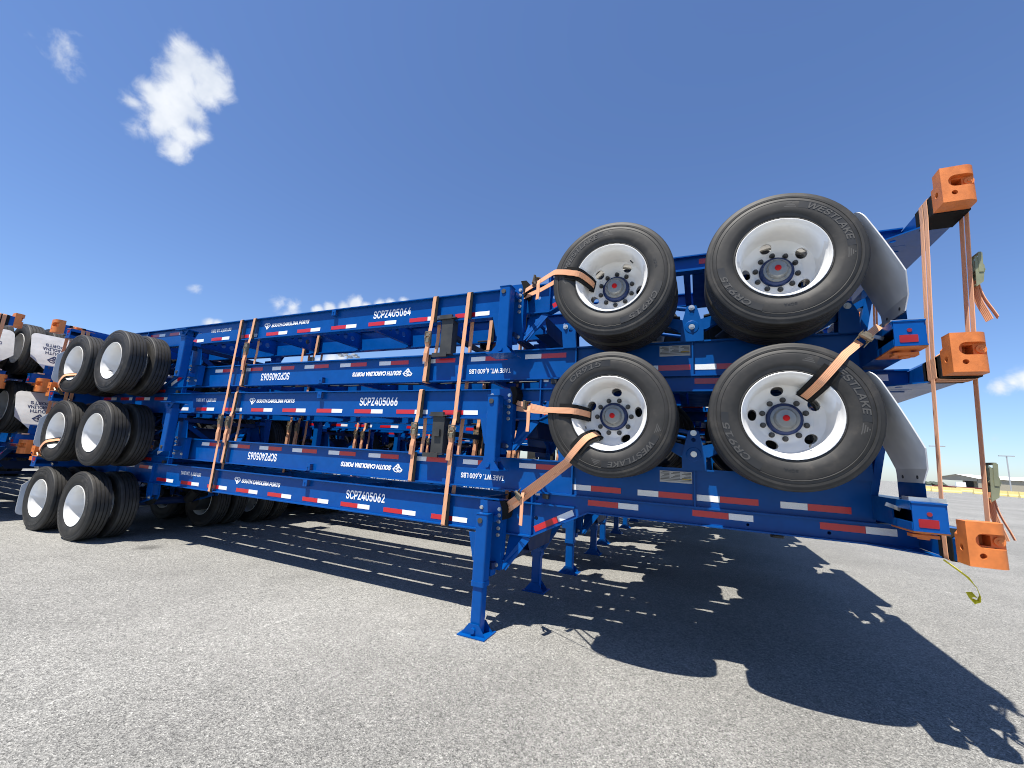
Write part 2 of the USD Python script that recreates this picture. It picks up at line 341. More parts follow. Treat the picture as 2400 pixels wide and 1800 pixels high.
def rim_mesh():
    prof = [(0.285, -0.098), (0.296, -0.110), (0.302, -0.118), (0.303, -0.124), (0.299, -0.1265), (0.294, -0.122), (0.288, -0.106), (0.281, -0.090), (0.274, -0.084), (0.264, -0.055), (0.259, -0.02), (0.257, 0.05), (0.254, 0.085), (0.247, 0.102), (0.241, 0.120)]
    b = MB(); b.add(*revolve_y(prof, 56))
    back = [(0.259, 0.06), (0.259, 0.115), (0.285, 0.12), (0.285, 0.10)]
    b.add(*revolve_y(back, 40))
    # dished disc with five oval hand holes, bent to its cone
    disc = sg.Point(0, 0).buffer(0.257, 48).difference(sg.Point(0, 0).buffer(0.118, 32))
    for k in range(5):
        a = 2 * PI * k / 5 + 0.3
        disc = disc.difference(affinity.rotate(affinity.translate(affinity.scale(sg.Point(0, 0).buffer(1, 12), 0.032, 0.043), 0.210, 0), a, origin=(0, 0), use_radians=True))
    t = trimesh.creation.triangulate_polygon(disc, engine='earcut')
    v2, f = np.array(t[0]), np.array(t[1])
    for _ in range(3): v2, f = trimesh.remesh.subdivide(np.c_[v2, np.zeros(len(v2))], f); v2 = v2[:, :2]
    r = np.hypot(v2[:, 0], v2[:, 1])
    y = np.interp(r, [0.0, 0.172, 0.182, 0.2465, 0.257], [0.158, 0.158, 0.154, 0.104, 0.095])
    b.add(np.stack([v2[:, 0], y, v2[:, 1]], 1), f)
    # rolled edges of the hand holes
    for k in range(5):
        a = 2 * PI * k / 5 + 0.3; c, s = math.cos(a), math.sin(a); ring = []
        for t_ in np.arange(20) * 2 * PI / 20:
            px, pz = 0.210 + 0.032 * math.cos(t_), 0.043 * math.sin(t_); X, Z = px * c - pz * s, px * s + pz * c
            rr = math.hypot(X, Z); ring.append([X, np.interp(rr, [0.182, 0.2465], [0.154, 0.104]), Z])
        ring = np.array(ring); back_ = ring + [0, 0.014, 0]
        v = np.concatenate([ring, back_]); b.add(v, [(i, (i + 1) % 20, 20 + (i + 1) % 20, 20 + i) for i in range(20)])
    return b.get()


def hex_nuts(only=None):
    b = MB()
    for k in range(10):
        if only is not None and k != only: continue
        a = 2 * PI * k / 10 + 0.12; x, z = 0.1445 * math.cos(a), 0.1445 * math.sin(a)
        b.tube([(x, 0.157, z), (x, 0.152, z)], 0.0205, 14); b.tube([(x, 0.152, z), (x, 0.134, z)], 0.0165, 6); b.tube([(x, 0.134, z), (x, 0.124, z)], 0.0105, 8)
    return b.get()


def bend_text(text, height, r_mid, ang, y, width_angle, depth=0.0018, slant=0.0):
    """lettering bent round a tyre wall; reads clockwise seen from -y with tops outward; ang: middle of the word, from +z towards +x"""
    t = meshkit.text_mesh(text, height, depth, bold=True); v = np.array(t.vertices); lo, hi = v[:, 0].min(), v[:, 0].max()
    th = ang + ((v[:, 0] + slant * v[:, 1] - lo) / (hi - lo) - 0.5) * width_angle
    r = r_mid + v[:, 1] - height / 2
    return np.stack([r * np.sin(th), y - v[:, 2], r * np.cos(th)], 1), np.array(t.faces)


def arc_panel(r0, r1, a0, a1, y, depth=0.0012, seg=24):
    th = np.linspace(a0, a1, seg + 1); b = MB()
    ring = lambda r, yy: np.stack([r * np.sin(th), np.full(seg + 1, yy), r * np.cos(th)], 1)
    v = np.concatenate([ring(r0, y - depth), ring(r1, y - depth), ring(r0, y + 0.003), ring(r1, y + 0.003)]); k = seg + 1; f = []
    for i in range(seg):
        f += [(i, i + 1, k + i + 1, k + i), (2 * k + i, 2 * k + i + 1, i + 1, i), (k + i, k + i + 1, 3 * k + i + 1, 3 * k + i)]
    return b.add(v, f).get()


TYRE, RIM = tyre_mesh(), rim_mesh()
TYRE_LOW = tyre_mesh(40)
HUB = MB().add(*revolve_y([(0.119, 0.16), (0.119, 0.135), (0.112, 0.122), (0.098, 0.115), (0.088, 0.115)], 32)).get()
CAPM = MB().add(*revolve_y([(0.094, 0.116), (0.094, 0.106), (0.087, 0.103), (0.075, 0.101), (0.071, 0.081), (0.061, 0.069), (0.026, 0.064), (0.0, 0.064)], 32))
for _k in range(6):
    _a = _k * PI / 3; CAPM.tube([(0.084 * math.cos(_a), 0.104, 0.084 * math.sin(_a)), (0.084 * math.cos(_a), 0.098, 0.084 * math.sin(_a))], 0.006, 6)
CAPM = CAPM.get()
PLUG = MB().add(*revolve_y([(0.022, 0.065), (0.022, 0.057), (0.016, 0.053), (0.0, 0.052)], 20)).get()
NUTS = hex_nuts()
NUT = [hex_nuts(k) for k in range(10)]
VALVE = MB().tube([(0.235, 0.0, 0.0), (0.228, -0.03, 0.0), (0.222, -0.062, 0.0)], 0.006, 8).get()
DRUM = MB().add(*revolve_y([(0.0, 0.20), (0.20, 0.20), (0.21, 0.215), (0.21, 0.42), (0.0, 0.42)], 32)).get()


def wheel(parent, x, y, z, far, turn=0.0, full=False, outer=True, name='wheel', detail=True):
    """one wheel of a dual pair; its dished side looks to -y unless far"""
    p = part(parent, name, RIM, 'rim', smooth=35, loc=(x, y, z), rot=(0, turn, 180.0 if far else 0.0))
    part(p, 'tyre', TYRE if detail else TYRE_LOW, 'rubber', smooth=40)
    if outer:
        part(p, 'hub', HUB, 'blue_deep', smooth=40)
        part(p, 'hub_cap', CAPM, 'cap', smooth=35); part(p, 'cap_plug', PLUG, 'red_plug', smooth=40)
        if full:
            for k in range(10): part(p, 'lug_nut', NUT[k], 'dark_nut', smooth=30)
        else:
            part(p, 'lug_nuts', NUTS, 'dark_nut', smooth=30)
        if detail:
            part(p, 'valve_stem', VALVE, 'black', smooth=40)
            ys = -HW + 0.0004
            for a0, wd, half in ((0.0, 'WESTLAKE', 0.62), (PI, 'CR915', 0.56)):
                part(p, 'sidewall_panel', arc_panel(0.383, 0.4325, a0 - half, a0 + half, ys + 0.0006), 'panel')
                part(p, 'raised_lettering', bend_text(wd, 0.040, 0.4085, a0, ys - 0.0010, 0.98 if a0 < 1 else 0.72, slant=0.18), 'letter')
            let = MB()
            for sgn in (-1, 1):                                     # swept flashes beside the word
                for q in range(4):
                    aa, bb = sorted((sgn * (0.65 + 0.025 * q), sgn * (0.84 - 0.03 * q))); let.add(*arc_panel(0.385 + 0.012 * q, 0.391 + 0.012 * q, aa, bb, ys + 0.0008, seg=6))
            part(p, 'swept_flashes', let, 'letter', kind='stuff')
            part(p, 'stamped_mark', MB().add(*bend_text('SCPA', 0.019, 0.375, 2.15, -0.1365, 0.22)), 'panel')
    return p


# ------------------------------------------------------------------ lettering and tape
def flat_text(text, height, x0, x1, z0, side, bold=True, depth=0.0015):
    """lettering on a rail's web: reads along +x on the near side (side -1), along -x on the far side"""
    t = meshkit.text_mesh(text, height, depth, bold=bold); v = np.array(t.vertices)
    w = v[:, 0].max() - v[:, 0].min(); x = (v[:, 0] - v[:, 0].min()) / w
    if side < 0: return np.stack([x0 + x * (x1 - x0), WEB_Y * -1 - 0.0075 - v[:, 2], z0 + v[:, 1]], 1), np.array(t.faces)
    return np.stack([x1 - x * (x1 - x0), WEB_Y + 0.0075 + v[:, 2], z0 + v[:, 1]], 1), np.array(t.faces)


def crest_shape():
    """the port's mark: a state outline with two sail-like strokes cut out of it"""
    o = sg.Polygon([(.00, .66), (.05, .84), (.20, .98), (.40, .94), (.54, 1.0), (.78, .93), (1.0, .62), (.88, .50), (.70, .26), (.50, .0), (.40, .05), (.30, .32), (.14, .52)]).buffer(0.01)
    ring = o.difference(o.buffer(-0.085))
    hull = o.intersection(sg.Polygon([(.0, .60), (.28, .50), (.46, .44), (.80, .36), (.6, -.1), (.2, -.1)]))
    sail = sg.Polygon([(.40, .30), (.58, .36), (.50, .12)])
    strokes = unary_union([sg.LineString(q).buffer(0.035) for q in ([(.10, .70), (.40, .86), (.46, .44)], [(.46, .46), (.66, .62), (.95, .62)], [(.40, .88), (.60, .68)])])
    return unary_union([ring, hull.difference(sail), strokes.intersection(o)])


CREST = crest_shape()
WEB_Y = 0.475


def crest_mesh(x0, z0, w, h, side):
    b = MB()
    for g in getattr(CREST, 'geoms', [CREST]):
        q = affinity.scale(g, w, h, origin=(0, 0)) if side < 0 else affinity.scale(g, -w, h, origin=(0, 0))
        q = affinity.translate(q, x0 if side < 0 else x0 + w, z0)
        y = -WEB_Y - 0.009 if side < 0 else WEB_Y + 0.0075
        b.poly_xz(q, y, y + 0.0015)
    return b.get()


# ------------------------------------------------------------------ one chassis, wheels down; x runs from the rear axle to the front
ZB, ZT = 0.884, 1.189
TAPE_RUN = [(1.830 + 0.675 * k, 0.275, 0.187, 0.916) for k in range(9)]
TAPE_REAR = [(1.251, .282, .175, 1.087), (0.641, .280, .180, 1.087), (0.140, .285, .180, 1.087), (-0.475, .278, .183, 1.087)]
TAPE_GOOSE = [(8.994, .284, .180, 1.228), (9.911, .280, .180, 1.230), (10.823, .283, .184, 1.231)]


def rounded_square(w, r, n=5):
    return sg.box(-w / 2 + r, -w / 2 + r, w / 2 - r, w / 2 - r).buffer(r, n)


def bolt_y(b, x, y, z, r=0.016, side=-1):
    b.tube([(x, y, z), (x, y + side * 0.010, z)], r, 6); b.tube([(x, y + side * 0.010, z), (x, y + side * 0.016, z)], r * 0.6, 8)


def cap_solid():
    """front corner casting: nose rounded in plan, upper rear edge cut off, lock pocket with its pin"""
    nose = sg.box(11.412, -1.10, 11.535, -0.965).union(affinity.scale(sg.Point(11.535, -1.035).buffer(1, 24), 0.065, 0.065)).union(sg.box(11.535, -1.035, 11.60, -0.965))
    def cross(p): return m3.CrossSection([np.array(p.exterior.coords)[:-1]])
    body = m3.Manifold.extrude(cross(sg.polygon.orient(nose)), 0.255).translate((0, 0, 1.168))
    prof = sg.polygon.orient(sg.Polygon([(11.0, 1.336), (11.412, 1.336), (11.478, 1.43), (11.0, 1.43)]))
    cut = m3.Manifold.extrude(cross(prof), 1.0).rotate((90, 0, 0)).translate((0, 0, 0))
    body = body - cut
    slot = sg.polygon.orient(sg.Point(11.490, 0).buffer(0.041, 12).union(sg.box(11.490, -0.041, 11.8, 0.041)))
    pocket = m3.Manifold.extrude(cross(slot), 0.075).rotate((90, 0, 0)).translate((0, -1.055, 1.318)) + m3.Manifold.cube((0.052, 0.10, 0.062)).translate((11.482, -1.07, 1.287))
    body = body - pocket
    hole = m3.Manifold.cylinder(0.06, 0.016, 0.016, 16).rotate((90, 0, 0)).translate((11.475, -1.06, 1.232))
    body = body - hole
    hole2 = m3.Manifold.cylinder(0.06, 0.02, 0.02, 16).rotate((0, 90, 0)).translate((11.39, -1.03, 1.265))
    body = body - hole2
    q = body.to_mesh(); return np.array(q.vert_properties[:, :3]), np.array(q.tri_verts)


CAP = cap_solid()
CAP_PIN = MB().tube([(11.568, -1.0545, 1.318), (11.568, -1.068, 1.318)], 0.026, 16).tube([(11.568, -1.068, 1.318), (11.568, -1.074, 1.318)], 0.011, 10).get()


def mirrored(mesh): return np.array(mesh[0]) * [1, -1, 1], np.array(mesh[1])[:, ::-1]


def chassis(P, number, wheel_z, leg_drop, detail, turns=None, full_wheel=False, flap_lean=0.0):
    both = (-1, 1)

    def side_part(name, fn, mat, smooth=False, sides=both, loc=None):
        for s in sides:
            b = MB(); fn(b)
            if s > 0: b.mirror_y()
            part(P, name, b, mat, smooth=smooth, loc=loc)
    # -- rails: web and flanges, then the gooseneck beam in front
    def rail(b):
        holes = [sg.Point(x, z).buffer(r, 10) for x, z, r in ((2.95, 1.085, .004), (8.30, 1.06, .02))]
        web = sg.Polygon([(-0.62, ZB), (8.428, ZB), (8.428, ZT), (-0.62, ZT)])
        for h in holes: web = web.difference(h)
        b.poly_xz(web, -WEB_Y - 0.006, -WEB_Y + 0.006)
        b.box(-0.62, 8.44, -0.525, -0.425, ZB - 0.014, ZB); b.box(-0.62, 8.87, -0.525, -0.425, ZT, ZT + 0.012)
    side_part('rail', rail, 'blue')

    def goose(b):
        web = sg.Polygon([(8.440, ZB), (9.0, 1.168), (11.41, 1.168), (11.41, 1.303), (8.40, 1.303), (8.40, ZT + 0.013), (8.44, ZT + 0.013)])
        for x, z, r in ((8.475, 1.245, .017), (8.475, 1.055, .021), (10.33, 1.205, .011), (10.88, 1.207, .013)): web = web.difference(sg.Point(x, z).buffer(r, 10))
        b.poly_xz(web, -WEB_Y - 0.006, -WEB_Y + 0.006)
        b.box(8.40, 11.41, -0.520, -0.425, 1.303, 1.315); b.box(9.0, 11.41, -0.525, -0.425, 1.156, 1.168)
        b.bar((8.435, -WEB_Y, ZB - 0.007), (9.002, -WEB_Y, 1.162), 0.10, 0.014)
    side_part('gooseneck_beam', goose, 'blue')
    for x in (0.62, 1.715):
        side_part('web_stiffener', lambda b, x=x: b.box(x - 0.006, x + 0.006, -0.522, -WEB_Y - 0.006, ZB, ZT), 'blue')
    side_part('web_stiffener', lambda b: b.box(8.429, 8.441, -0.522, -WEB_Y - 0.0065, ZB, 1.302), 'blue')
    # small tab with its bolt under the top flange
    def tab(b):
        b.box(5.235, 5.305, -0.535, -0.527, 1.105, 1.188); b.box(5.235, 5.305, -0.527, -WEB_Y, 1.105, 1.113); bolt_y(b, 5.27, -0.535, 1.15, 0.008)
    side_part('pin_tab', tab, 'blue')
    # -- cross members with their round holes
    for x in (-0.3, 0.75, 1.77, 2.78, 3.80, 4.81, 5.83, 6.84, 7.72):
        web = sg.Polygon([(-0.469, 0.925), (0.469, 0.925), (0.469, 1.165), (-0.469, 1.165)])
        for y in (-0.30, -0.15, 0.0, 0.15, 0.30): web = web.difference(sg.Point(y, 1.045).buffer(0.042, 12))
        b = MB(); b.poly_yz(web, x - 0.005, x + 0.005); b.box(x - 0.03, x + 0.03, -0.469, 0.469, 0.915, 0.925); b.box(x - 0.03, x + 0.03, -0.469, 0.469, 1.165, 1.175)
        part(P, 'cross_member', b, 'blue')
    for x in (9.1, 9.8, 10.5):
        part(P, 'gooseneck_cross_member', MB().box(x - 0.03, x + 0.03, -0.468, 0.468, 1.17, 1.30), 'blue')
    b = MB().box(9.85, 11.40, -0.424, 0.424, 1.150, 1.160)
    part(P, 'coupler_plate', b, 'blue')
    b = MB().tube([(10.6, 0, 1.150), (10.6, 0, 1.085)], 0.037, 16).tube([(10.6, 0, 1.09), (10.6, 0, 1.072)], 0.055, 16)
    part(P, 'kingpin', b, 'black', smooth=40)
    # -- front bolster
    hexa = sg.Polygon([(11.412, 1.168), (11.598, 1.168), (11.598, 1.345), (11.47, 1.345), (11.412, 1.30)])
    part(P, 'front_bolster', MB().poly_xz(hexa, -0.966, 0.966), 'blue')
    def gus(b):
        tri = sg.Polygon([(11.411, -0.80), (11.411, -0.527), (11.08, -0.527)])
        for hx, hy in ((11.30, -0.62),): tri = tri.difference(sg.Point(hx, hy).buffer(0.022, 10))
        b.poly_xy(tri, 1.157, 1.167)
    side_part('bolster_gusset', gus, 'blue')
    for mesh_, nm, mt in ((CAP, 'corner_lock', 'orange'), (CAP_PIN, 'lock_pin', 'orange')):
        part(P, nm, mesh_, mt, smooth=30); part(P, nm, mirrored(mesh_), mt, smooth=30)
    # -- rear bolster: open-fronted channel with slotted ends, lights, twist locks
    def bol(b):
        x0, x1, z0, z1 = -0.775, -0.605, 0.985, 1.160
        b.box(x0, x1, -1.14, 1.14, z0, z0 + 0.010); b.box(x0, x1, -1.14, 1.14, z1 - 0.010, z1)
        b.box(x0, x0 + 0.010, -1.13, 1.13, z0 + 0.010, z1 - 0.010)
        for s in both:
            b.box(x0 + 0.0105, x1 - 0.004, s * 1.13 - 0.005, s * 1.13 + 0.005, z0 + 0.0105, z1 - 0.0105)
        b.box(x1 - 0.010, x1, -0.84, 0.84, z0 + 0.010, z1 - 0.010)
        for s in both:
            a, c = sorted((s * 0.84, s * 1.125)); b.box(x1 - 0.010, x1, a, c, z0 + 0.010, z0 + 0.052); b.box(x1 - 0.010, x1, a, c, z1 - 0.05, z1 - 0.010)
    b = MB(); bol(b); part(P, 'rear_bolster', b, 'blue')
    for s in both:
        e = MB(); e.tube([(-0.688, s * 1.1355, 1.055), (-0.688, s * 1.141, 1.055)], 0.013, 14); part(P, 'marker_light', e, 'light_red', smooth=40)
        plate = sg.box(-0.722, 1.092, -0.640, 1.130).buffer(0.006)
        part(P, 'side_reflector', MB().poly_xz(plate, *sorted((s * 1.1355, s * 1.1385))), 'reflector')
        e = MB(); e.box(-0.774, -0.606, *sorted((s * 0.80, s * 1.135)), 1.1605, 1.170); e.tube([(-0.69, s * 1.02, 1.170), (-0.69, s * 1.02, 1.185)], 0.036, 16); hull = sg.Polygon([(-.055, -.03), (.055, -.03), (.055, .03), (-.055, .03)]).buffer(.012)
        e.poly_xy(affinity.translate(hull, -0.69, s * 1.02), 1.185, 1.203); e.tube([(-0.69, s * 1.02, 1.203), (-0.69, s * 1.02, 1.215)], 0.03, 14)
        part(P, 'twist_lock', e, 'orange', smooth=35)
        e = MB(); e.box(-0.80, -0.62, s * 1.02 - 0.05, s * 1.02 + 0.05, 0.960, 0.984); e.bar((-0.62, s * 0.93, 1.05), (-0.545, s * 0.93, 1.02), 0.012, 0.025)
        part(P, 'lock_handle', e, 'steel')
    part(P, 'rear_sill', MB().box(-0.64, -0.58, -0.469, 0.469, 0.90, 0.984), 'blue')
    # under-run guard between the rear rail ends
    b = MB().box(-0.735, -0.675, -0.62, 0.62, 0.50, 0.58)
    for s in both: b.bar((-0.70, s * 0.45, 0.58), (-0.62, s * 0.45, 0.985), 0.07, 0.05); b.bar((-0.68, s * 0.45, 0.60), (-0.25, s * 0.45, 0.87), 0.05, 0.05)
    part(P, 'underrun_guard', b, 'blue')
    # -- mud flaps, with the state port's mark on the rear
    for s in both:
        shape = sg.Polygon([(-1.19, 0.16), (-0.60, 0.16), (-0.60, 0.872), (-0.98, 0.872), (-1.19, 0.66)])
        shape = shape.difference(sg.box(-1.20, 0.1, -1.10, 0.25)).union(sg.Point(-1.10, 0.25).buffer(0.09, 10)).union(sg.box(-1.10, 0.16, -1.0, 0.3))
        e = MB()
        for za, zb_ in zip(np.linspace(0.16, 0.872, 9)[:-1], np.linspace(0.16, 0.872, 9)[1:]):
            e.poly_yz(shape.intersection(sg.box(-2, za, 2, zb_)), -0.004, 0.004)
        if s > 0: e.mirror_y()
        v, f = e.get(); hinge = 0.80
        def lean(v): v = np.array(v); d_ = np.clip(hinge - v[:, 2], 0, None); v[:, 0] += flap_lean * d_ + (0.12 * d_ * (d_ - 0.6) if flap_lean else 0) * 1.0; return v + [-0.735, 0, 0]
        fp = part(P, 'mud_flap', (lean(v), f), 'flap')
        t = MB()
        for txt, zt, w in (('SOUTH', 0.50, .26), ('CAROLINA', 0.42, .34), ('PORTS', 0.34, .26)):
            q = meshkit.text_mesh(txt, 0.055, 0.0015, bold=True); qv = np.array(q.vertices); xx = (qv[:, 0] - qv[:, 0].min()) / np.ptp(qv[:, 0]) - 0.5
            t.add(lean(np.stack([-0.0055 - qv[:, 2], s * 0.86 - xx * w, zt + qv[:, 1]], 1)), q.faces)
        for g in getattr(CREST, 'geoms', [CREST]):
            e2 = MB().poly_yz(affinity.translate(affinity.scale(g, -0.20, 0.14, origin=(0, 0)), s * 0.86 + 0.10, 0.585), -0.007, -0.0055); ev, ef = e2.get(); t.add(lean(ev), ef)
        part(fp, 'flap_lettering', t, 'navy')
        for yb_ in (0.70, 0.92):
            e = MB().tube([(-0.747, s * yb_, 0.835), (-0.725, s * yb_, 0.835)], 0.012, 8); part(fp, 'flap_bolt', e, 'dark_nut')
        part(P, 'flap_bracket', MB().box(-0.742, -0.741, *sorted((s * 0.56, s * 0.98)), 0.80, 0.984), 'blue')
    # -- axles, springs, hangers
    for ax in (0.0, 1.245):
        b = MB().tube([(ax, -0.95, wheel_z), (ax, 0.95, wheel_z)], 0.064, 16)
        part(P, 'axle', b, 'blue_deep', smooth=40)
        for s in both:
            b = MB(); v, f = revolve_y([(0.05, 0.46), (0.205, 0.46), (0.212, 0.475), (0.212, 0.60), (0.205, 0.615), (0.205, 0.72), (0.05, 0.72)], 28)
            b.add(v + [ax, 0, wheel_z], f)
            v, f = b.get(); part(P, 'brake_drum', (v * [1, s, 1], f), 'black', smooth=35)
            # leaf spring: a shallow stack of curved leaves over the axle
            sp = MB()
            for q in range(3):
                L = 0.52 - 0.10 * q; xs = np.linspace(-L, L, 9); zz = wheel_z + 0.115 + 0.016 * q + 0.05 * (xs / 0.52) ** 2
                for i in range(8): sp.bar((ax + xs[i], s * 0.475, zz[i]), (ax + xs[i + 1], s * 0.475, zz[i + 1]), 0.075, 0.013)
            sp.box(ax - 0.07, ax + 0.07, s * 0.475 - 0.05, s * 0.475 + 0.05, wheel_z + 0.06, wheel_z + 0.11)
            for dx in (-0.055, 0.055):
                for dy in (-0.05, 0.05): sp.tube([(ax + dx, s * 0.475 + dy, wheel_z - 0.09), (ax + dx, s * 0.475 + dy, wheel_z + 0.20)], 0.010, 8)
            part(P, 'leaf_spring', sp, 'black')
            ch = MB(); d = 0.30
            ch.tube([(ax + 0.14, s * d, wheel_z + 0.02), (ax + 0.24, s * d, wheel_z + 0.10)], 0.075, 16); ch.tube([(ax + 0.245, s * d, wheel_z + 0.104), (ax + 0.36, s * d, wheel_z + 0.20)], 0.08, 16)
            part(P, 'brake_chamber', ch, 'black', smooth=40)
    def plate_hanger(b, pts, bolts, y0, y1, extra=()):
        pl = sg.Polygon(pts).buffer(0.012, 4)
        for hx, hz, hr in extra: pl = pl.difference(sg.Point(hx, hz).buffer(hr, 12))
        b.poly_xz(pl, y0, y0 + 0.012); b.poly_xz(pl, y1 - 0.012, y1)
        xs = [p[0] for p in pts]; b.box(min(xs) + 0.02, max(xs) - 0.02, y0 + 0.0125, y1 - 0.0125, ZB - 0.20, ZB - 0.0145)
    cx = 0.6225
    for s in both:
        for nm, pts, bolts, holes in (
                ('centre_hanger', [(cx - 0.085, ZB - 0.016), (cx + 0.085, ZB - 0.016), (cx + 0.085, ZB - 0.13), (cx + 0.032, ZB - 0.335), (cx - 0.032, ZB - 0.335), (cx - 0.085, ZB - 0.13)], [(cx, ZB - 0.14), (cx, ZB - 0.325)], [(cx, ZB - 0.265, 0.018)]),
                ('front_hanger', [(1.72, ZB - 0.016), (1.84, ZB - 0.016), (1.86, ZB - 0.20), (1.83, ZB - 0.26), (1.77, ZB - 0.25), (1.73, ZB - 0.17)], [(1.83, ZB - 0.23)], [(1.775, ZB - 0.19, 0.02)]),
                ('rear_hanger', [(-0.60, ZB - 0.016), (-0.48, ZB - 0.016), (-0.49, ZB - 0.17), (-0.51, ZB - 0.26), (-0.56, ZB - 0.26), (-0.60, ZB - 0.17)], [(-0.54, ZB - 0.23)], [])):
            b = MB(); plate_hanger(b, pts, bolts, -0.535, -0.415, holes)
            if nm == 'centre_hanger': b.add(*revolve_y([(0.062, 0.0), (0.056, -0.004), (0.030, -0.0052)], 24)); b.v[-1] = b.v[-1] + [cx, -0.5351, ZB - 0.14]
            if s > 0: b.mirror_y()
            hp = part(P, nm, b, 'blue')
            for bx, bz in bolts:
                e = MB()
                e.tube([(bx, -0.5355, bz), (bx, -0.543, bz)], 0.026, 18); bolt_y(e, bx, -0.543, bz, 0.018)
                if s > 0: e.mirror_y()
                part(hp, 'bolt', e, 'steel', smooth=30)
        eq = MB().poly_xz(sg.Polygon([(cx - 0.30, ZB - 0.23), (cx - 0.12, ZB - 0.12), (cx + 0.12, ZB - 0.12), (cx + 0.30, ZB - 0.23), (cx + 0.27, ZB - 0.27), (cx, ZB - 0.20), (cx - 0.27, ZB - 0.27)]), *sorted((s * 0.44, s * 0.51)))
        part(P, 'equalizer', eq, 'blue')
        part(P, 'radius_rod', MB().tube([(cx, s * 0.475, ZB - 0.325), (1.20, s * 0.475, wheel_z - 0.03)], 0.02, 10).tube([(1.80, s * 0.475, ZB - 0.25), (1.30, s * 0.475, wheel_z - 0.02)], 0.02, 10), 'blue', smooth=40)
    b = MB()
    for y in (-0.12, 0.1): b.tube([(0.1 + t * 7.9 / 12, y + 0.02 * math.sin(t * 1.7), 1.11 - 0.012 * (t % 2)) for t in range(13)], 0.012, 6)
    part(P, 'air_hose', b, 'black', smooth=40)
    # -- wheels
    ti = 0
    for ax in (0.0, 1.245):
        for s in both:
            tn = (turns or [20.0, 65.0, 130.0, 200.0])[ti % 4]; ti += 1
            wheel(P, ax, s * 1.08, wheel_z, s > 0, tn, full=full_wheel and s < 0, detail=detail and s < 0)
            wheel(P, ax, s * 0.735, wheel_z, s < 0, -1.6 - tn, outer=False, detail=detail and s < 0)
    # -- landing gear
    LX, LY = 8.052, 0.782
    w = 0.127
    for s in both:
        outer_tube = rounded_square(w, 0.018)
        b = MB().poly_xy(affinity.translate(outer_tube, LX, s * LY), 0.435, 1.078); b.poly_xy(affinity.translate(rounded_square(w + 0.012, 0.02), LX, s * LY), 0.425, 0.470); b.poly_xy(affinity.translate(rounded_square(w + 0.010, 0.02), LX, s * LY), 1.078, 1.084)
        lp = part(P, 'landing_leg', b, 'blue', smooth=25)
        e = MB(); e.tube([(LX - 0.012, s * (LY + w / 2), 1.02), (LX - 0.012, s * (LY + w / 2 + 0.012), 1.02)], 0.025, 16); part(lp, 'crank_stub', e, 'dark_nut', smooth=30)
        zf = leg_drop
        b = MB().poly_xy(affinity.translate(rounded_square(0.108, 0.016), LX, s * LY), zf + 0.012, 0.44); part(P, 'leg_inner_tube', b, 'blue', smooth=25)
        b = MB().box(LX - 0.142, LX + 0.142, s * LY - 0.125, s * LY + 0.125, zf + 0.001, zf + 0.011)
        for q in (-1, 1):
            yy = s * LY + q * 0.075
            b.poly_xz(sg.Polygon([(LX - 0.125, zf + 0.011), (LX + 0.125, zf + 0.011), (LX + 0.05, zf + 0.105), (LX - 0.05, zf + 0.105)]), yy - 0.004, yy + 0.004)
        fp = part(P, 'foot', b, 'blue')
        e = MB(); yy = s * (LY + 0.079); e.tube([(LX, yy, zf + 0.052), (LX, yy + s * 0.022, zf + 0.052)], 0.024, 14); part(fp, 'foot_pin', e, 'blue', smooth=30)
        # mounting plate on the rail with its bolts
        b = MB()
        b.poly_xz(sg.Polygon([(7.905, 1.187), (8.150, 1.187), (8.170, 1.13), (8.176, 0.54), (8.11, 0.54), (8.00, 0.60), (7.905, 0.85)]), -0.612, -0.602)
        b.box(8.166, 8.176, -0.60, -0.526, 0.545, 1.135); b.box(7.905, 7.913, -0.60, -0.526, 0.86, 1.185)
        b.box(7.98, 8.125, -0.719, -0.612, 1.00, 1.06); b.box(7.98, 8.125, -0.719, -0.612, 0.50, 0.56)
        b.poly_xz(sg.Polygon([(7.815, 0.868), (7.985, 0.868), (7.985, 0.60), (7.88, 0.60)]), -0.646, -0.638)
        if s > 0: b.mirror_y()
        mp = part(P, 'leg_bracket', b, 'blue')
        for bx, bz in ((8.128, 1.115), (8.128, 1.055), (8.128, 0.995), (8.128, 0.93), (8.128, 0.868), (8.13, 0.585), (7.925, 1.115)):
            e = MB(); e.tube([(bx, -0.6125, bz), (bx, -0.618, bz)], 0.020, 12); e.tube([(bx, -0.618, bz), (bx, -0.632, bz)], 0.015, 8)
            if s > 0: e.mirror_y()
            part(mp, 'bolt', e, 'steel', smooth=35)
        # sloping brace behind the plate
        b = MB(); b.add([(8.185, -0.60, 0.55), (8.197, -0.60, 0.55), (8.20, -0.46, 0.87), (8.19, -0.46, 0.87), (8.42, -0.50, 0.868), (8.425, -0.48, 0.868)], [(0, 1, 5, 4), (0, 4, 3, 0), (1, 2, 5, 1), (0, 3, 2, 1)])
        b.bar((8.19, -0.58, 0.56), (8.40, -0.50, 0.865), 0.07, 0.012, up=(0, 1, 0))
        b.bar((8.19, -0.57, 0.60), (8.19, -0.10, 0.90), 0.012, 0.07)
        if s > 0: b.mirror_y()
        part(P, 'leg_brace', b, 'blue')
    b = MB().bar((8.10, -0.70, 0.585), (8.10, 0.70, 0.585), 0.06, 0.06).bar((8.02, -0.64, 1.02), (8.02, 0.64, 1.02), 0.03, 0.03)
    part(P, 'leg_cross_bar', b, 'blue_deep')
    b = MB().poly_yz(sg.Polygon([(-0.42, 0.872), (0.42, 0.872), (0.30, 0.70), (-0.30, 0.70)]), 8.35, 8.36).box(8.20, 8.362, -0.30, 0.30, 0.69, 0.70)
    part(P, 'leg_cross_panel', b, 'blue_deep')
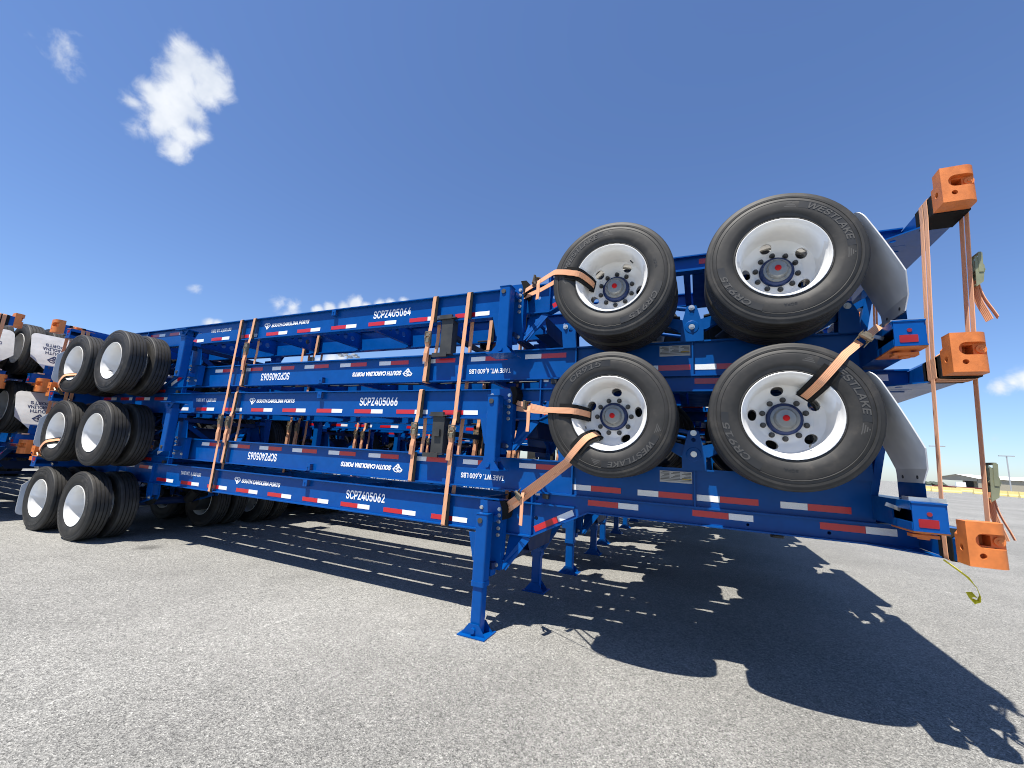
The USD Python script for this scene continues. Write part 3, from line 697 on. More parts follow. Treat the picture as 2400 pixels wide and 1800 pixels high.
    # -- tape
    def tape_piece(b, x0, x1, z0, s): b.box(x0, x1, *sorted((s * (WEB_Y + 0.0065), s * (WEB_Y + 0.009))), z0, z0 + 0.051)
    allt = TAPE_RUN + TAPE_REAR + TAPE_GOOSE
    for s in both:
        if detail and s < 0:
            for x, r, w_, z in allt:
                b = MB(); tape_piece(b, x, x + r - 0.001, z, s); part(P, 'red_tape', b, 'red_tape')
                b = MB(); tape_piece(b, x + r + 0.001, x + r + w_, z, s); part(P, 'white_tape', b, 'white_tape')
        else:
            br, bw = MB(), MB()
            for x, r, w_, z in allt: tape_piece(br, x, x + r - 0.001, z, s); tape_piece(bw, x + r + 0.001, x + r + w_, z, s)
            part(P, 'red_tape', br, 'red_tape'); part(P, 'white_tape', bw, 'white_tape')
        for (xa, xb), mt in (((8.475, 8.71), 'red_tape'), ((8.712, 8.865), 'white_tape')):
            zl = lambda x: ZB + (x - 8.44) * (1.168 - ZB) / 0.56 + 0.020
            b = MB().poly_xz(sg.Polygon([(xa, zl(xa)), (xb, zl(xb)), (xb - 0.022, zl(xb) + 0.052), (xa - 0.022, zl(xa) + 0.052)]), *sorted((s * (WEB_Y + 0.0065), s * (WEB_Y + 0.009))))
            part(P, mt, b, mt)
    # -- lettering
    for s in both:
        part(P, 'number_lettering', MB().add(*flat_text(number, 0.098, 5.952, 6.560, 1.016, s)), 'white')
        b = MB().add(*crest_mesh(3.782, 1.020, 0.145, 0.100, s) if s < 0 else crest_mesh(4.60, 1.020, 0.145, 0.100, s))
        part(P, 'port_crest', b, 'white')
        tx = flat_text('SOUTH CAROLINA PORTS', 0.050, 3.945, 4.742, 1.048, s) if s < 0 else flat_text('SOUTH CAROLINA PORTS', 0.044, 3.78, 4.58, 1.048, s)
        v = tx[0]; v[:, 0] += (-s) * 0.20 * (v[:, 2] - 1.048)
        part(P, 'port_lettering', MB().add(v, tx[1]).add(v + [0.0045, s * 0.0004, 0.0], tx[1]).add(v + [0.0022, s * 0.0002, 0.003], tx[1]), 'white')
        part(P, 'weight_lettering', MB().add(*flat_text('TARE WT. 6,600 LBS', 0.050, 2.455, 2.980, 1.062, s)), 'white')
    # information plate and junction box
    if detail:
        yb = -WEB_Y - 0.0065
        ip = part(P, 'information_plate', MB().box(0.640, 0.908, yb - 0.002, yb, 0.900, 1.000), 'sticker')
        b = MB()
        for c0 in (0.648, 0.738, 0.826):
            for r_ in range(5): b.box(c0, c0 + 0.045 + 0.03 * ((r_ * 7 + int(c0 * 100)) % 3) / 2, yb - 0.0032, yb - 0.0021, 0.908 + 0.012 * r_, 0.913 + 0.012 * r_)
        b.box(0.645, 0.904, yb - 0.0032, yb - 0.0021, 0.968, 0.974); b.box(0.645, 0.904, yb - 0.0032, yb - 0.0021, 0.982, 0.985)
        part(ip, 'plate_print', b, 'ink')
        part(ip, 'plate_band', MB().box(0.645, 0.72, yb - 0.0036, yb - 0.0022, 0.9615, 0.9665), 'amber')
        part(P, 'junction_box', MB().box(8.545, 8.605, -WEB_Y - 0.045, -WEB_Y - 0.0065, 1.252, 1.302), 'black')
        part(P, 'small_plate', MB().box(8.452, 8.505, -WEB_Y - 0.009, -WEB_Y - 0.0065, 1.275, 1.298), 'white_tape')
    return P


# ------------------------------------------------------------------ the near stack: five chassis, alternately wheels down and wheels up
XF, ZF = 10.553, 2.500
LV = [(0.0, 0.0, False), (XF, ZF, True), (0.035, 1.161, False), (XF, ZF + 1.161, True), (0.09, 2.323, False)]
NUM = ['SCPZ405062', 'SCPZ405065', 'SCPZ405066', 'SCPZ405063', 'SCPZ405064']
LAB = ['blue container chassis numbered 405062, standing on the ground at the bottom of the near stack',
       'upside-down blue container chassis numbered 405065, second from the bottom of the near stack',
       'blue container chassis numbered 405066 in the middle of the near stack',
       'upside-down blue container chassis numbered 405063, second from the top of the near stack',
       'blue container chassis numbered 405064 on top of the near stack against the sky']
TURN = [[-20, 10, 60, 90], [-120, 0, -30, 100], [95, 0, 30, 120], [-128, 0, 135, 150], [50, 0, 140, 10]]
for i in range(5):
    ox, oz, up = LV[i]
    P = thing('container_chassis', LAB[i], 'trailer chassis', (ox, 0, oz), (0, 180, 0) if up else None)
    chassis(P, NUM[i], 0.512 if i == 0 else 0.468, 0.0 if i == 0 else 0.335, True, TURN[i], full_wheel=up, flap_lean=0.42 if up else 0.0)

# the stacks around it are copies of one pattern
chassis(pattern('chassis_pattern'), 'SCPZ405071', 0.468, 0.335, False, None, flap_lean=0.0)
chassis(pattern('chassis_pattern_wheels_up'), 'SCPZ405072', 0.468, 0.335, False, None, flap_lean=0.42)
chassis(pattern('chassis_pattern_legs_down'), 'SCPZ405081', 0.512, 0.0, False, None)
PITCH = 2.66
ROW = [(0.12, PITCH, 'in the stack behind the near one'), (0.06, 2 * PITCH, 'in the third stack back'), (0.10, 3 * PITCH, 'in the fourth stack back'), (0.05, 4 * PITCH, 'in the fifth stack back'),
       (-13.0, 0.0, 'in the left stack end-on to the near one'), (-13.35, -2.50, 'in the stack at the left picture edge'), (-12.9, PITCH, 'in the second left stack back'), (-12.95, 2 * PITCH, 'in the third left stack back')]
LAYER = ['lowest', 'second from the ground', 'middle', 'second from the top', 'topmost']
for sx, sy, where in ROW:
    for i in range(5):
        ox, oz, up = LV[i]
        src = '/World/chassis_pattern_legs_down' if i == 0 else '/World/chassis_pattern_wheels_up' if up else '/World/chassis_pattern'
        copy_of(src, 'container_chassis', f"{'upside-down ' if up else ''}blue chassis, {LAYER[i]} {where}", 'trailer chassis', (ox + sx, sy, oz), (0, 180, 0) if up else None, 'blue container chassis in stacks')


# ------------------------------------------------------------------ straps
def ribbon(path, width, side, thick=0.0035):
    """webbing along a 3-D path; side: direction of its width (one vector or one per point). Returns mesh and uv across the width"""
    p = np.array(path, float); k = len(p); sd = np.array(side, float)
    if sd.ndim == 1: sd = np.tile(sd, (k, 1))
    d = np.gradient(p, axis=0); d /= np.linalg.norm(d, axis=1)[:, None]
    sd = sd - (sd * d).sum(1)[:, None] * d; sd /= np.linalg.norm(sd, axis=1)[:, None]; nn = np.cross(d, sd)
    v, uv, f = [], [], []
    for i in range(k):
        for a, b in ((-1, -1), (1, -1), (1, 1), (-1, 1)):
            v.append(p[i] + a * sd[i] * width / 2 + b * nn[i] * thick / 2); uv.append((0.5 + 0.5 * a, i))
    for i in range(k - 1):
        for j in range(4): f.append((4 * i + j, 4 * i + (j + 1) % 4, 4 * (i + 1) + (j + 1) % 4, 4 * (i + 1) + j))
    f += [(0, 3, 2, 1), (4 * k - 4, 4 * k - 3, 4 * k - 2, 4 * k - 1)]
    return (np.array(v), np.array(f)), np.array(uv)


def add_ribbon(parent, name, path, width, side, mat='strap', thick=0.0035):
    (v, f), uv = ribbon(path, width, side, thick)
    f = np.vstack([f[:, [0, 1, 2]], f[:, [0, 2, 3]]])
    return part(parent, name, (v, f), mat, uv=uv)


def ratchet_mesh(w=0.075, L=0.17, handle_open=0.0):
    """ratchet in its own frame: x across, z along the strap, -y outward"""
    body, hand = MB(), MB()
    for s in (-1, 1):
        side = sg.Polygon([(-L * 0.55, -0.004), (-L * 0.40, -0.040), (L * 0.10, -0.050), (L * 0.34, -0.030), (L * 0.45, -0.004)])
        v = trimesh.creation.extrude_polygon(side, 0.004, engine='earcut'); q = v.vertices
        body.add(np.stack([s * w / 2 - 0.002 + q[:, 2], q[:, 1], q[:, 0]], 1), v.faces)
        body.add(*[np.array(a) for a in (revolve_x(0.026, 0.007, s * (w / 2 - 0.008), (-0.030, 0.0)))])
    body.tube([(-w / 2, -0.028, 0), (w / 2, -0.028, 0)], 0.012, 12); body.tube([(-w / 2, -0.012, -L * 0.46), (w / 2, -0.012, -L * 0.46)], 0.006, 10)
    body.box(-w * 0.32, w * 0.32, -0.046, -0.042, -L * 0.30, L * 0.02)
    c, s_ = math.cos(handle_open), math.sin(handle_open)
    for s in (-1, 1):
        hand.bar((s * (w / 2 + 0.004), -0.030, -0.02), (s * (w / 2 + 0.004), -0.030 - s_ * L * .62, -0.02 + c * L * .62), 0.005, 0.022, up=(0, 1, 0))
    hand.bar((-w / 2 - 0.004, -0.030 - s_ * L * .62, -0.02 + c * L * .62), (w / 2 + 0.004, -0.030 - s_ * L * .62, -0.02 + c * L * .62), 0.014, 0.014)
    hand.box(-w * 0.36, w * 0.36, -0.038 - s_ * L * .45, -0.034 - s_ * L * .45, L * 0.18, L * 0.42)
    return body.get(), hand.get()


def revolve_x(r, t, x, yz, seg=18):
    v, f = revolve_y([(0.0, -t / 2), (r, -t / 2), (r, t / 2), (0.0, t / 2)], seg)
    # gear teeth
    a = np.arctan2(v[:, 2], v[:, 0]); rr = np.hypot(v[:, 0], v[:, 2]); rr = np.where(rr > 0, rr * (1 + 0.10 * np.sign(np.sin(a * 9))), 0)
    return np.stack([x + v[:, 1], yz[0] + rr * np.cos(a), yz[1] + rr * np.sin(a)], 1), f


def place(mesh, origin, x, z):
    x = np.array(x, float); x /= np.linalg.norm(x); z = np.array(z, float); z -= (z @ x) * x; z /= np.linalg.norm(z); y = np.cross(z, x)
    return np.array(mesh[0]) @ np.stack([x, y, z]) + np.array(origin), mesh[1]


def add_ratchet(parent, origin, x, z, mat='buckle', w=0.068, L=0.17, handle_open=0.0):
    body, hand = ratchet_mesh(w, L, handle_open)
    r = part(parent, 'ratchet', place(body, origin, x, z), mat, smooth=30)
    part(r, 'ratchet_handle', place(hand, origin, x, z), mat, smooth=30)


def sleeve(parent, zc, x, z0, z1, y=-0.5315, w=0.085, inner=False):
    part(parent, 'edge_sleeve', MB().box(x - w / 2 + 0.018, x + w / 2 + 0.018, y - 0.003, y + 0.002, z0, z1), 'felt')


def rail_strap(P, x, ztop, zbot, rz, tail, sleeves, x_bot=None, slant=0.0):
    """a loop round the near rails from ztop down to zbot, with its ratchet at rz on the outside"""
    xb = x if x_bot is None else x_bot
    X = lambda z: xb + (x - xb) * (z - zbot) / (ztop - zbot)
    yo, yi = -0.5355, -0.414
    outer = [(X(ztop), -0.455, ztop + 0.006), (X(ztop), -0.522, ztop + 0.006), (X(ztop), yo, ztop - 0.006)]
    zz = [ztop - 0.3 * k for k in range(1, int((ztop - zbot) / 0.3) + 1) if ztop - 0.3 * k > zbot + 0.05]
    top_part = outer + [(X(z), yo - 0.004 * math.sin(3 * z), z) for z in zz if z > rz + 0.14] + [(X(rz + 0.12), yo - 0.010, rz + 0.12), (X(rz), yo - 0.022, rz + 0.01)]
    add_ribbon(P, 'webbing', top_part, 0.048, (1, 0, 0))
    low = [(X(rz), yo - 0.020, rz - 0.02), (X(rz - 0.1), yo - 0.010, rz - 0.11)] + [(X(z), yo, z) for z in zz if z < rz - 0.14] + [(X(zbot), yo, zbot + 0.006), (X(zbot), -0.522, zbot - 0.006), (X(zbot), -0.44, zbot - 0.006), (X(zbot), yi, zbot + 0.006)]
    add_ribbon(P, 'webbing', low, 0.048, (1, 0, 0))
    back = [(X(zbot) + 0.01, yi, zbot + 0.006), (X((ztop + zbot) / 2) + 0.035, yi + 0.003, (ztop + zbot) / 2), (X(ztop) + 0.01, yi, ztop - 0.006), (X(ztop), -0.43, ztop + 0.006), (X(ztop), -0.455, ztop + 0.0065)]
    add_ribbon(P, 'webbing', back, 0.048, (1, 0, 0))
    add_ratchet(P, (X(rz), yo - 0.004, rz), (1, 0, 0.03), (0.02, 0, 1))
    if tail:
        t = [(X(rz) - 0.004, yo - 0.040, rz - 0.03), (X(rz) - 0.004, yo - 0.030, rz - 0.10), (X(rz) - 0.016, yo - 0.034, rz - 0.18), (X(rz) - 0.028, yo - 0.022, rz - tail)]
        add_ribbon(P, 'loose_tail', t, 0.048, (1, 0.12, 0))
    for a, b in sleeves: sleeve(P, 0, X((a + b) / 2), a, b)


def side_straps(owner, dx, dy, oz=0.0):
    """the six straps on a stack's near rails; owner: function giving the prim for each strap"""
    z = [(ZB - 0.014, ZT + 0.012)]
    lo = lambda i: (LV[i][1] - ZT - 0.012) if LV[i][2] else (LV[i][1] + ZB - 0.014)
    hi = lambda i: (LV[i][1] - ZB + 0.014) if LV[i][2] else (LV[i][1] + ZT + 0.012)
    spec = [(0, 3.375, 3.325, hi(4), lo(0), 1.92, 0.30, [(lo(4), hi(4)), (lo(0), hi(0)), (2.28, 2.41)]),
            (1, 3.69, 3.62, hi(4), lo(3), 3.03, 0.33, [(lo(4), hi(4)), (lo(3), hi(3))]),
            (2, 3.56, 3.50, hi(2), lo(1), 1.90, 0.30, [(lo(2), hi(2)), (lo(1), hi(1))]),
            (3, 7.04, 6.995, hi(4), lo(3), 2.98, 0.28, [(lo(4), hi(4)), (lo(3), hi(3))]),
            (4, 7.52, 7.425, hi(4), lo(0), 1.86, 0.30, [(lo(4), hi(4)), (lo(0), hi(0)), (1.98, 2.10)]),
            (5, 6.965, 6.93, hi(2), lo(1), 1.88, 0.28, [(lo(2), hi(2)), (lo(1), hi(1))])]
    for k, x, xb, zt, zb, rz, tail, sl in spec:
        rail_strap(owner(k), x, zt, zb, rz, tail, sl, xb)


SL = ['tall orange ratchet strap round all five frames, leftmost in the picture middle', 'short orange ratchet strap holding the two top frames, left of the port crest', 'short orange ratchet strap round the third and second frames, beside the left tall strap',
      'orange ratchet strap on the top two frames, beside the black stand', 'tall orange ratchet strap round all five frames, just left of the landing leg', 'orange ratchet strap on the third and second frames, beside the lower black stand']
side_straps(lambda k: thing('ratchet_strap', SL[k], 'strap'), 0, 0)
pats = {}
def pat(k):
    pats[k] = pattern(f'rail_strap_pattern_{"abcdef"[k]}'); return pats[k]
side_straps(pat, 0, 0)
SK = ['long left', 'short upper left', 'short lower left', 'upper right', 'long right', 'lower right']
for sx, sy, where in ROW[:3]:
    for k in range(6):
        copy_of(pats[k], 'ratchet_strap', f"{SK[k]} orange strap {where}", 'strap', (sx, sy, 0), None, 'ratchet straps on the stacks behind')
FARK = ['long left', 'short upper left', 'short lower left', 'upper right', 'long right', 'lower right']
for k in range(6):
    copy_of(pats[k], 'ratchet_strap', f"{FARK[k]} orange strap on the back rail of the near stack", 'strap', (0.30, 0.95, 0), None, 'ratchet straps on back rails')


def slerp_path(pts, n=4):
    p = np.array(pts, float); out = []
    for i in range(len(p) - 1):
        p0, p1, p2, p3 = p[max(i - 1, 0)], p[i], p[i + 1], p[min(i + 2, len(p) - 1)]
        for t in np.arange(n) / n: out.append(0.5 * ((2 * p1) + (p2 - p0) * t + (2 * p0 - 5 * p1 + 4 * p2 - p3) * t * t + (3 * p1 - p0 - 3 * p2 + p3) * t ** 3))
    return out + [p[-1]]


def end_loop(P, ys, top, bottom, ratchet_z, double, tail, xl=11.412, xr=11.600, olive=True, open_=0.0):
    """straps round two front bolsters, one above the other; x of the upper and lower given by their frames"""
    (ox1, z1), (ox0, z0) = top, bottom
    for q, y in enumerate(ys):
        up = [(ox1 + 11.53, y, z1 + 1.353), (ox1 + xl + 0.055, y, z1 + 1.353), (ox1 + xl - 0.010, y, z1 + 1.305), (ox1 + xl - 0.012, y, z1 + 1.165)]
        dn = [(ox0 + xl - 0.012, y, z0 + 1.30), (ox0 + xl - 0.012, y, z0 + 1.168), (ox0 + xl + 0.005, y, z0 + 1.157), (ox0 + xr - 0.01, y, z0 + 1.157)]
        add_ribbon(P, 'webbing', up + dn, 0.050, (0, 1, 0))
        ur = [(ox1 + 11.50, y, z1 + 1.3535), (ox1 + xr, y, z1 + 1.353), (ox1 + xr + 0.012, y, z1 + 1.335), (ox1 + xr + 0.012, y, z1 + 1.165)]
        dr = [(ox0 + xr + 0.012, y, z0 + 1.30), (ox0 + xr + 0.012, y, z0 + 1.168), (ox0 + xr, y, z0 + 1.157), (ox0 + xl + 0.03, y, z0 + 1.1565)]
        add_ribbon(P, 'webbing', ur + dr, 0.050, (0, 1, 0))
    if ratchet_z:
        y = ys[0]
        t = (ratchet_z - z0 - 1.168) / (z1 - z0); x = ox0 + (ox1 - ox0) * t + xr + 0.014
        add_ratchet(P, (x, y, ratchet_z), (0, 1, 0), (0.05, 0, 1), 'olive' if olive else 'buckle', 0.085, 0.22, open_)
        tl = slerp_path([(x + 0.026, y, ratchet_z - 0.05), (x + 0.032, y, ratchet_z - 0.12), (x + 0.046, y - 0.006, ratchet_z - 0.20), (x + 0.072, y - 0.02, ratchet_z - tail * 0.85), (x + 0.085, y - 0.03, ratchet_z - tail)], 3)
        add_ribbon(P, 'loose_tail', tl, 0.050, (0.25, 1, 0))
        add_ribbon(P, 'loose_tail', [(a[0] - 0.010 - 0.09 * (ratchet_z - 0.05 - a[2]), a[1] + 0.012, a[2] - 0.012) for a in tl], 0.046, (-0.45, 1, 0))
    # black pads under the webbing
    ya, yb = (min(ys) - 0.069, max(ys) + 0.10) if ys[0] < 0 else (min(ys) - 0.10, max(ys) + 0.069)
    for (ox, z) in (top, bottom):
        pad = MB()
        prof = sg.Polygon([(xl - 0.006, 1.161), (xr + 0.006, 1.161), (xr + 0.006, 1.3495), (xl + 0.056, 1.3495), (xl - 0.006, 1.304)])
        pad.poly_xz(affinity.translate(prof, ox, z), ya, yb)
        part(P, 'edge_pad', pad, 'felt')


TOPB, MIDB, LOWB = (0.09, 2.323), (0.035, 1.161), (0.0, 0.0)
e1 = thing('bolster_strap', 'double orange strap between the two upper front bolsters, with an olive ratchet', 'strap')
end_loop(e1, (-0.895, -0.830), TOPB, MIDB, 3.06, True, 0.34)
e2 = thing('bolster_strap', 'orange strap from the middle front bolster down to the lowest one, with an olive ratchet', 'strap')
end_loop(e2, (-0.865,), (0.035, 1.161), LOWB, 1.66, False, 0.34)
yt = thing('yellow_strap_end', 'loose yellow strap end with a curled tip hanging under the lowest front bolster', 'strap end')
yp = [(11.36, -0.93, 1.166), (11.40, -0.95, 1.13), (11.45, -0.96, 1.085), (11.485, -0.965, 1.03), (11.495, -0.965, 0.985), (11.487, -0.965, 0.955), (11.465, -0.962, 0.950), (11.448, -0.96, 0.965), (11.452, -0.958, 0.985), (11.475, -0.957, 0.985)]
add_ribbon(yt, 'yellow_webbing', yp, 0.052, [(0, 1, 0)] * 3 + [(0.3, 1, 0.2)] * 3 + [(0.1, 1, 0.5)] * 4, 'yellow', 0.002)

# straps on the end bolsters of the left row
el = pattern('end_strap_pattern'); end_loop(el, (-0.835, -0.765), TOPB, MIDB, 3.00, True, 0.30, olive=False)
el2 = pattern('low_end_strap_pattern'); end_loop(el2, (-0.82,), MIDB, LOWB, 1.75, False, 0.30, olive=False)
er = pattern('far_end_strap_pattern'); end_loop(er, (0.765, 0.835), TOPB, MIDB, 3.10, True, 0.30, olive=False)
ROWL = [r for r in ROW if r[0] < -5]
for sx, sy, where in ROWL[:3]:
    copy_of(el, 'bolster_strap', f'double strap on upper bolsters {where}, camera side', 'strap', (sx, sy, 0), None, 'bolster straps of left stacks')
    copy_of(er, 'bolster_strap', f'double strap on upper bolsters {where}, far side', 'strap', (sx, sy, 0), None, 'bolster straps of left stacks')
    copy_of(el2, 'bolster_strap', f'single strap on lower bolsters {where}', 'strap', (sx, sy, 0), None, 'bolster straps of left stacks')
copy_of(er, 'bolster_strap', 'double orange strap on the upper front bolsters of the near stack, far end', 'strap', (0, 0, 0), None, None)

# straps at the rear end of the near stack: rear bolster to the wheels-up front bolster under it
for nm, (zu, xu), (zl_, xl_), lab in (('rear_strap', (2.323 + 1.16, 0.09), (3.661 - 1.35, 0.0), 'double orange strap from the top rear bolster to the orange corner below, at left'),
                                      ('rear_strap', (1.161 + 1.16, 0.035), (2.5 - 1.35, 0.0), 'orange strap under the middle rear bolster at the left end')):
    P = thing(nm, lab, 'strap')
    for y in (-0.97, -0.90):
        for xo, xw in ((-0.592, -0.85), (-0.79, -1.06)):
            add_ribbon(P, 'webbing', [(xu - 0.69, y, zu + 0.006), (xu + xo, y, zu + 0.004), (xu + xo, y, zu - 0.16), (xw, y, zl_ + 0.17), (xw, y, zl_ - 0.004), (-0.95, y, zl_ - 0.008)], 0.05, (0, 1, 0))

# ------------------------------------------------------------------ wheel straps
def wheel_strap(lab, wx, wz, ang, anchor, ratchet_t, tail, low_run=True, hole_r=0.21):
    """strap out of a hand hole, over the tyre wall and on to an anchor; ang: degrees from +x in the x-z plane"""
    P = thing('wheel_strap', lab, 'strap')
    c, s = math.cos(math.radians(ang)), math.sin(math.radians(ang)); rad = np.array([c, 0, s]); sd = np.array([-s, 0, c])
    C_ = np.array([wx, 0, wz]); Y = lambda r, y: C_ + rad * r + np.array([0, y, 0])
    a = np.array(anchor, float)
    inner = [Y(hole_r - 0.012, -0.955), Y(hole_r - 0.010, -1.01), Y(0.222, -1.10), Y(0.262, -1.200), Y(0.312, -1.2285), Y(0.40, -1.2345), Y(0.475, -1.227), Y(0.522, -1.205)]
    mid = Y(0.522, -1.205) + (a - Y(0.522, -1.205)) * ratchet_t
    path = slerp_path(inner, 3) + [Y(0.522, -1.205) * 0.6 + mid * 0.4, mid]
    add_ribbon(P, 'webbing', path, 0.050, sd)
    d = a - mid; d /= np.linalg.norm(d)
    add_ribbon(P, 'webbing', [mid + d * 0.05, a], 0.048, sd)
    pth = slerp_path([Y(hole_r - 0.002, -0.955), Y(hole_r + 0.0, -1.01), Y(0.236, -1.095), Y(0.272, -1.188), Y(0.313, -1.2165), Y(0.40, -1.2228)], 4)
    add_ribbon(P, 'black_sleeve', pth, 0.116, sd, 'felt', 0.008)
    e0 = Y(hole_r + 0.006, -0.955); part(P, 'sleeve_roll', MB().tube([e0 - sd * 0.052, e0 + sd * 0.052], 0.026, 12), 'felt', smooth=40)
    # second run inside the wheel, coming back behind the outer tyre
    if low_run:
        back = [a + [0.0, 0.01, -0.06], a * 0.45 + Y(0.522, -1.05) * 0.55 + np.array([0, 0.02, -0.03]), Y(0.522, -1.05), Y(0.515, -0.93)]
        add_ribbon(P, 'webbing', back, 0.048, sd)
    yv = np.array([0, -1.0, 0]); xx = np.cross(yv, d); xx /= np.linalg.norm(xx)
    add_ratchet(P, mid + d * 0.03 + np.array([0, 0.004, 0]), sd if abs(sd @ xx) > 0.3 else xx, -d, 'buckle', 0.068, 0.15, 0.5)
    if tail:
        t = [mid - d * 0.02 + [0, -0.03, 0], mid - d * 0.02 + [0.0, -0.045, -0.05], mid - d * 0.03 + [-0.005, -0.04, -tail * 0.6], mid - d * 0.035 + [-0.012, -0.035, -tail]]
        add_ribbon(P, 'loose_tail', t, 0.048, (0.8, -0.5, 0))
    return P


XA, XB = XF - 1.245, XF
WZ2, WZ4 = 2.5 - 0.468, 3.661 - 0.468
wheel_strap('orange ratchet strap through the hand hole of the upper left raised wheel', XA, WZ4, 168, (8.24, -0.60, 3.42), 0.42, 0.20)
wheel_strap('level orange ratchet strap from the middle landing leg into the lower left raised wheel', XA, WZ2, 178, (8.24, -0.60, 2.20), 0.50, 0.24)
wheel_strap('sloping orange ratchet strap from the lower left raised wheel down to the bottom leg bracket', XA, WZ2, 231, (8.20, -0.61, 1.16), 0.68, 0.30)
wheel_strap('orange ratchet strap with a black sleeve across the top of the lower right raised wheel', XB, WZ2, 52, (11.15, -0.95, 2.70), 0.42, 0.0, low_run=False)
wheel_strap('orange strap looped through the rim of the top left-end wheel', 0.09, 2.323 + 0.468, 232, (-0.75, -0.95, 2.32), 0.55, 0.0, low_run=False)
wheel_strap('orange strap looped through the rim of the middle left-end wheel', 0.035, 1.161 + 0.468, 226, (-0.75, -0.95, 1.16), 0.55, 0.0, low_run=False)
for z0, ox, lab in ((2.323, 0.09, 'black corner sleeve on the top landing leg bracket'), (1.161, 0.035, 'black corner sleeve on the middle landing leg bracket'), (0.0, 0.0, 'black corner sleeve on the lowest landing leg bracket')):
    b = MB().poly_xz(sg.Polygon([(8.145, 1.20), (8.21, 1.20), (8.235, 1.13), (8.215, 1.04), (8.185, 1.02), (8.178, 1.12)]), -0.66, -0.50).shift([ox, 0, z0])
    p = part('/World', 'corner_sleeve', b, 'felt'); tag(p, lab, 'edge sleeve')


# ------------------------------------------------------------------ black stacking stands between the frames
def stand(P):
    for s in (-1, 1):
        b = MB(); x0, x1 = 7.19, 7.345
        b.box(x0, x1, -0.555, -0.545, 0.014, 0.425); b.box(x0, x0 + 0.010, -0.545, -0.44, 0.014, 0.425); b.box(x1 - 0.010, x1, -0.545, -0.44, 0.014, 0.425)
        if s > 0: b.mirror_y(); b.shift([-0.02, 0, 0])
        part(P, 'post', b, 'stand')
        b = MB()
        for z0, z1, xx0, xx1 in ((-0.005, 0.010, 7.10, 7.36), (0.430, 0.444, 7.14, 7.385)): b.box(xx0, xx1, -0.575, -0.42, z0, z1)
        b.box(7.10, 7.30, -0.578, -0.545, -0.035, 0.0135); b.box(7.16, 7.335, -0.578, -0.545, 0.4255, 0.475)
        if s > 0: b.mirror_y()
        part(P, 'clamp_plate', b, 'stand')
        b = MB().poly_yz(sg.Polygon([(-0.545, 0.425), (-0.545, 0.30), (-0.45, 0.425)]), 7.26, 7.268)
        if s > 0: b.mirror_y()
        part(P, 'gusset', b, 'stand')
    part(P, 'cross_bar', MB().bar((7.27, -0.44, 0.25), (7.27, 0.44, 0.25), 0.05, 0.06), 'stand')


for z0, lab in ((3.661 - ZB + 0.014 - 0.010, 'black steel stand propping the top chassis above the upside-down one'), (2.5 - ZB + 0.014 - 0.010, 'black steel stand under the middle chassis, with a pale box on it')):
    P = thing('stacking_stand', lab, 'stand', (0, 0, z0)); stand(P)
    if z0 < 2: part(P, 'tag_box', MB().box(7.225, 7.305, -0.585, -0.556, 0.20, 0.28), 'stand')
sp = pattern('stand_pattern'); stand(sp)
for sx, sy, where in ROW[:2]:
    for z0, lv in ((3.661 - ZB + 0.004, 'upper'), (2.5 - ZB + 0.004, 'lower')):
        copy_of(sp, 'stacking_stand', f'{lv} black steel stand {where}', 'stand', (sx, sy, z0), None, 'stands behind the near stack')


# ------------------------------------------------------------------ the yard behind, at the right: warehouse, barriers, parked things, lamps
def far_point(px, py, dist):
    """a ground point seen towards a heading, that far from the yard's near corner"""
    d = np.array([(px - 1200) / 979.34, -(py - 900) / 979.34, 1.0]) @ CR; h = d[:2] / np.linalg.norm(d[:2]); return np.array(CAM[:2]) + h * dist


a0, a1, a2 = far_point(2205, 1140, 225), far_point(2294, 1140, 212), far_point(2760, 1140, 260)
P = thing('warehouse', 'long low tan warehouse with a white gabled roof at the right edge', 'building')
u = (a1 - a0); gw = np.linalg.norm(u); u /= gw; wv = np.array([-u[1], u[0]])                 # gable end runs along u
if wv @ (a2 - a1) < 0: wv = -wv
Lh = 130.0; EH, RH = 4.1, 5.2
g3 = lambda s, t, z: (*(a0 + u * s + wv * t), z)
rv = lambda pts: np.array([g3(*p) for p in pts])
part(P, 'wall', (rv([(gw, 0, 0), (gw, Lh, 0), (gw, Lh, EH), (gw, 0, EH), (gw - .3, 0, 0), (gw - .3, Lh, 0), (gw - .3, Lh, EH), (gw - .3, 0, EH)]), np.array([(0, 1, 2, 3), (4, 7, 6, 5), (0, 3, 7, 4), (1, 5, 6, 2), (3, 2, 6, 7)])), 'wall')
part(P, 'gable', (rv([(0, 0, EH), (gw, 0, EH), (gw / 2, 0, RH), (0, 0, EH - 1.0), (gw, 0, EH - 1.0), (0, .3, EH), (gw, .3, EH), (gw / 2, .3, RH)]), np.array([(0, 1, 2), (3, 4, 1), (3, 1, 0), (5, 7, 6)])), 'wall')
part(P, 'wall', (rv([(gw * .18, 5, 0), (gw, 5, 0), (gw, 5, EH), (gw * .18, 5, EH)]), np.array([(0, 1, 2, 3)])), 'wall')
part(P, 'roof', (rv([(-.5, -.5, EH - .05), (gw / 2, -.5, RH + .1), (gw + .5, -.5, EH - .05), (-.5, Lh, EH - .05), (gw / 2, Lh, RH + .1), (gw + .5, Lh, EH - .05)]), np.array([(0, 1, 4, 3), (1, 2, 5, 4)])), 'roof')
part(P, 'dock_door', (rv([(gw * .24, 4.9, 0), (gw * .46, 4.9, 0), (gw * .46, 4.9, 3.2), (gw * .24, 4.9, 3.2)]), np.array([(0, 1, 2, 3)])), 'dark')
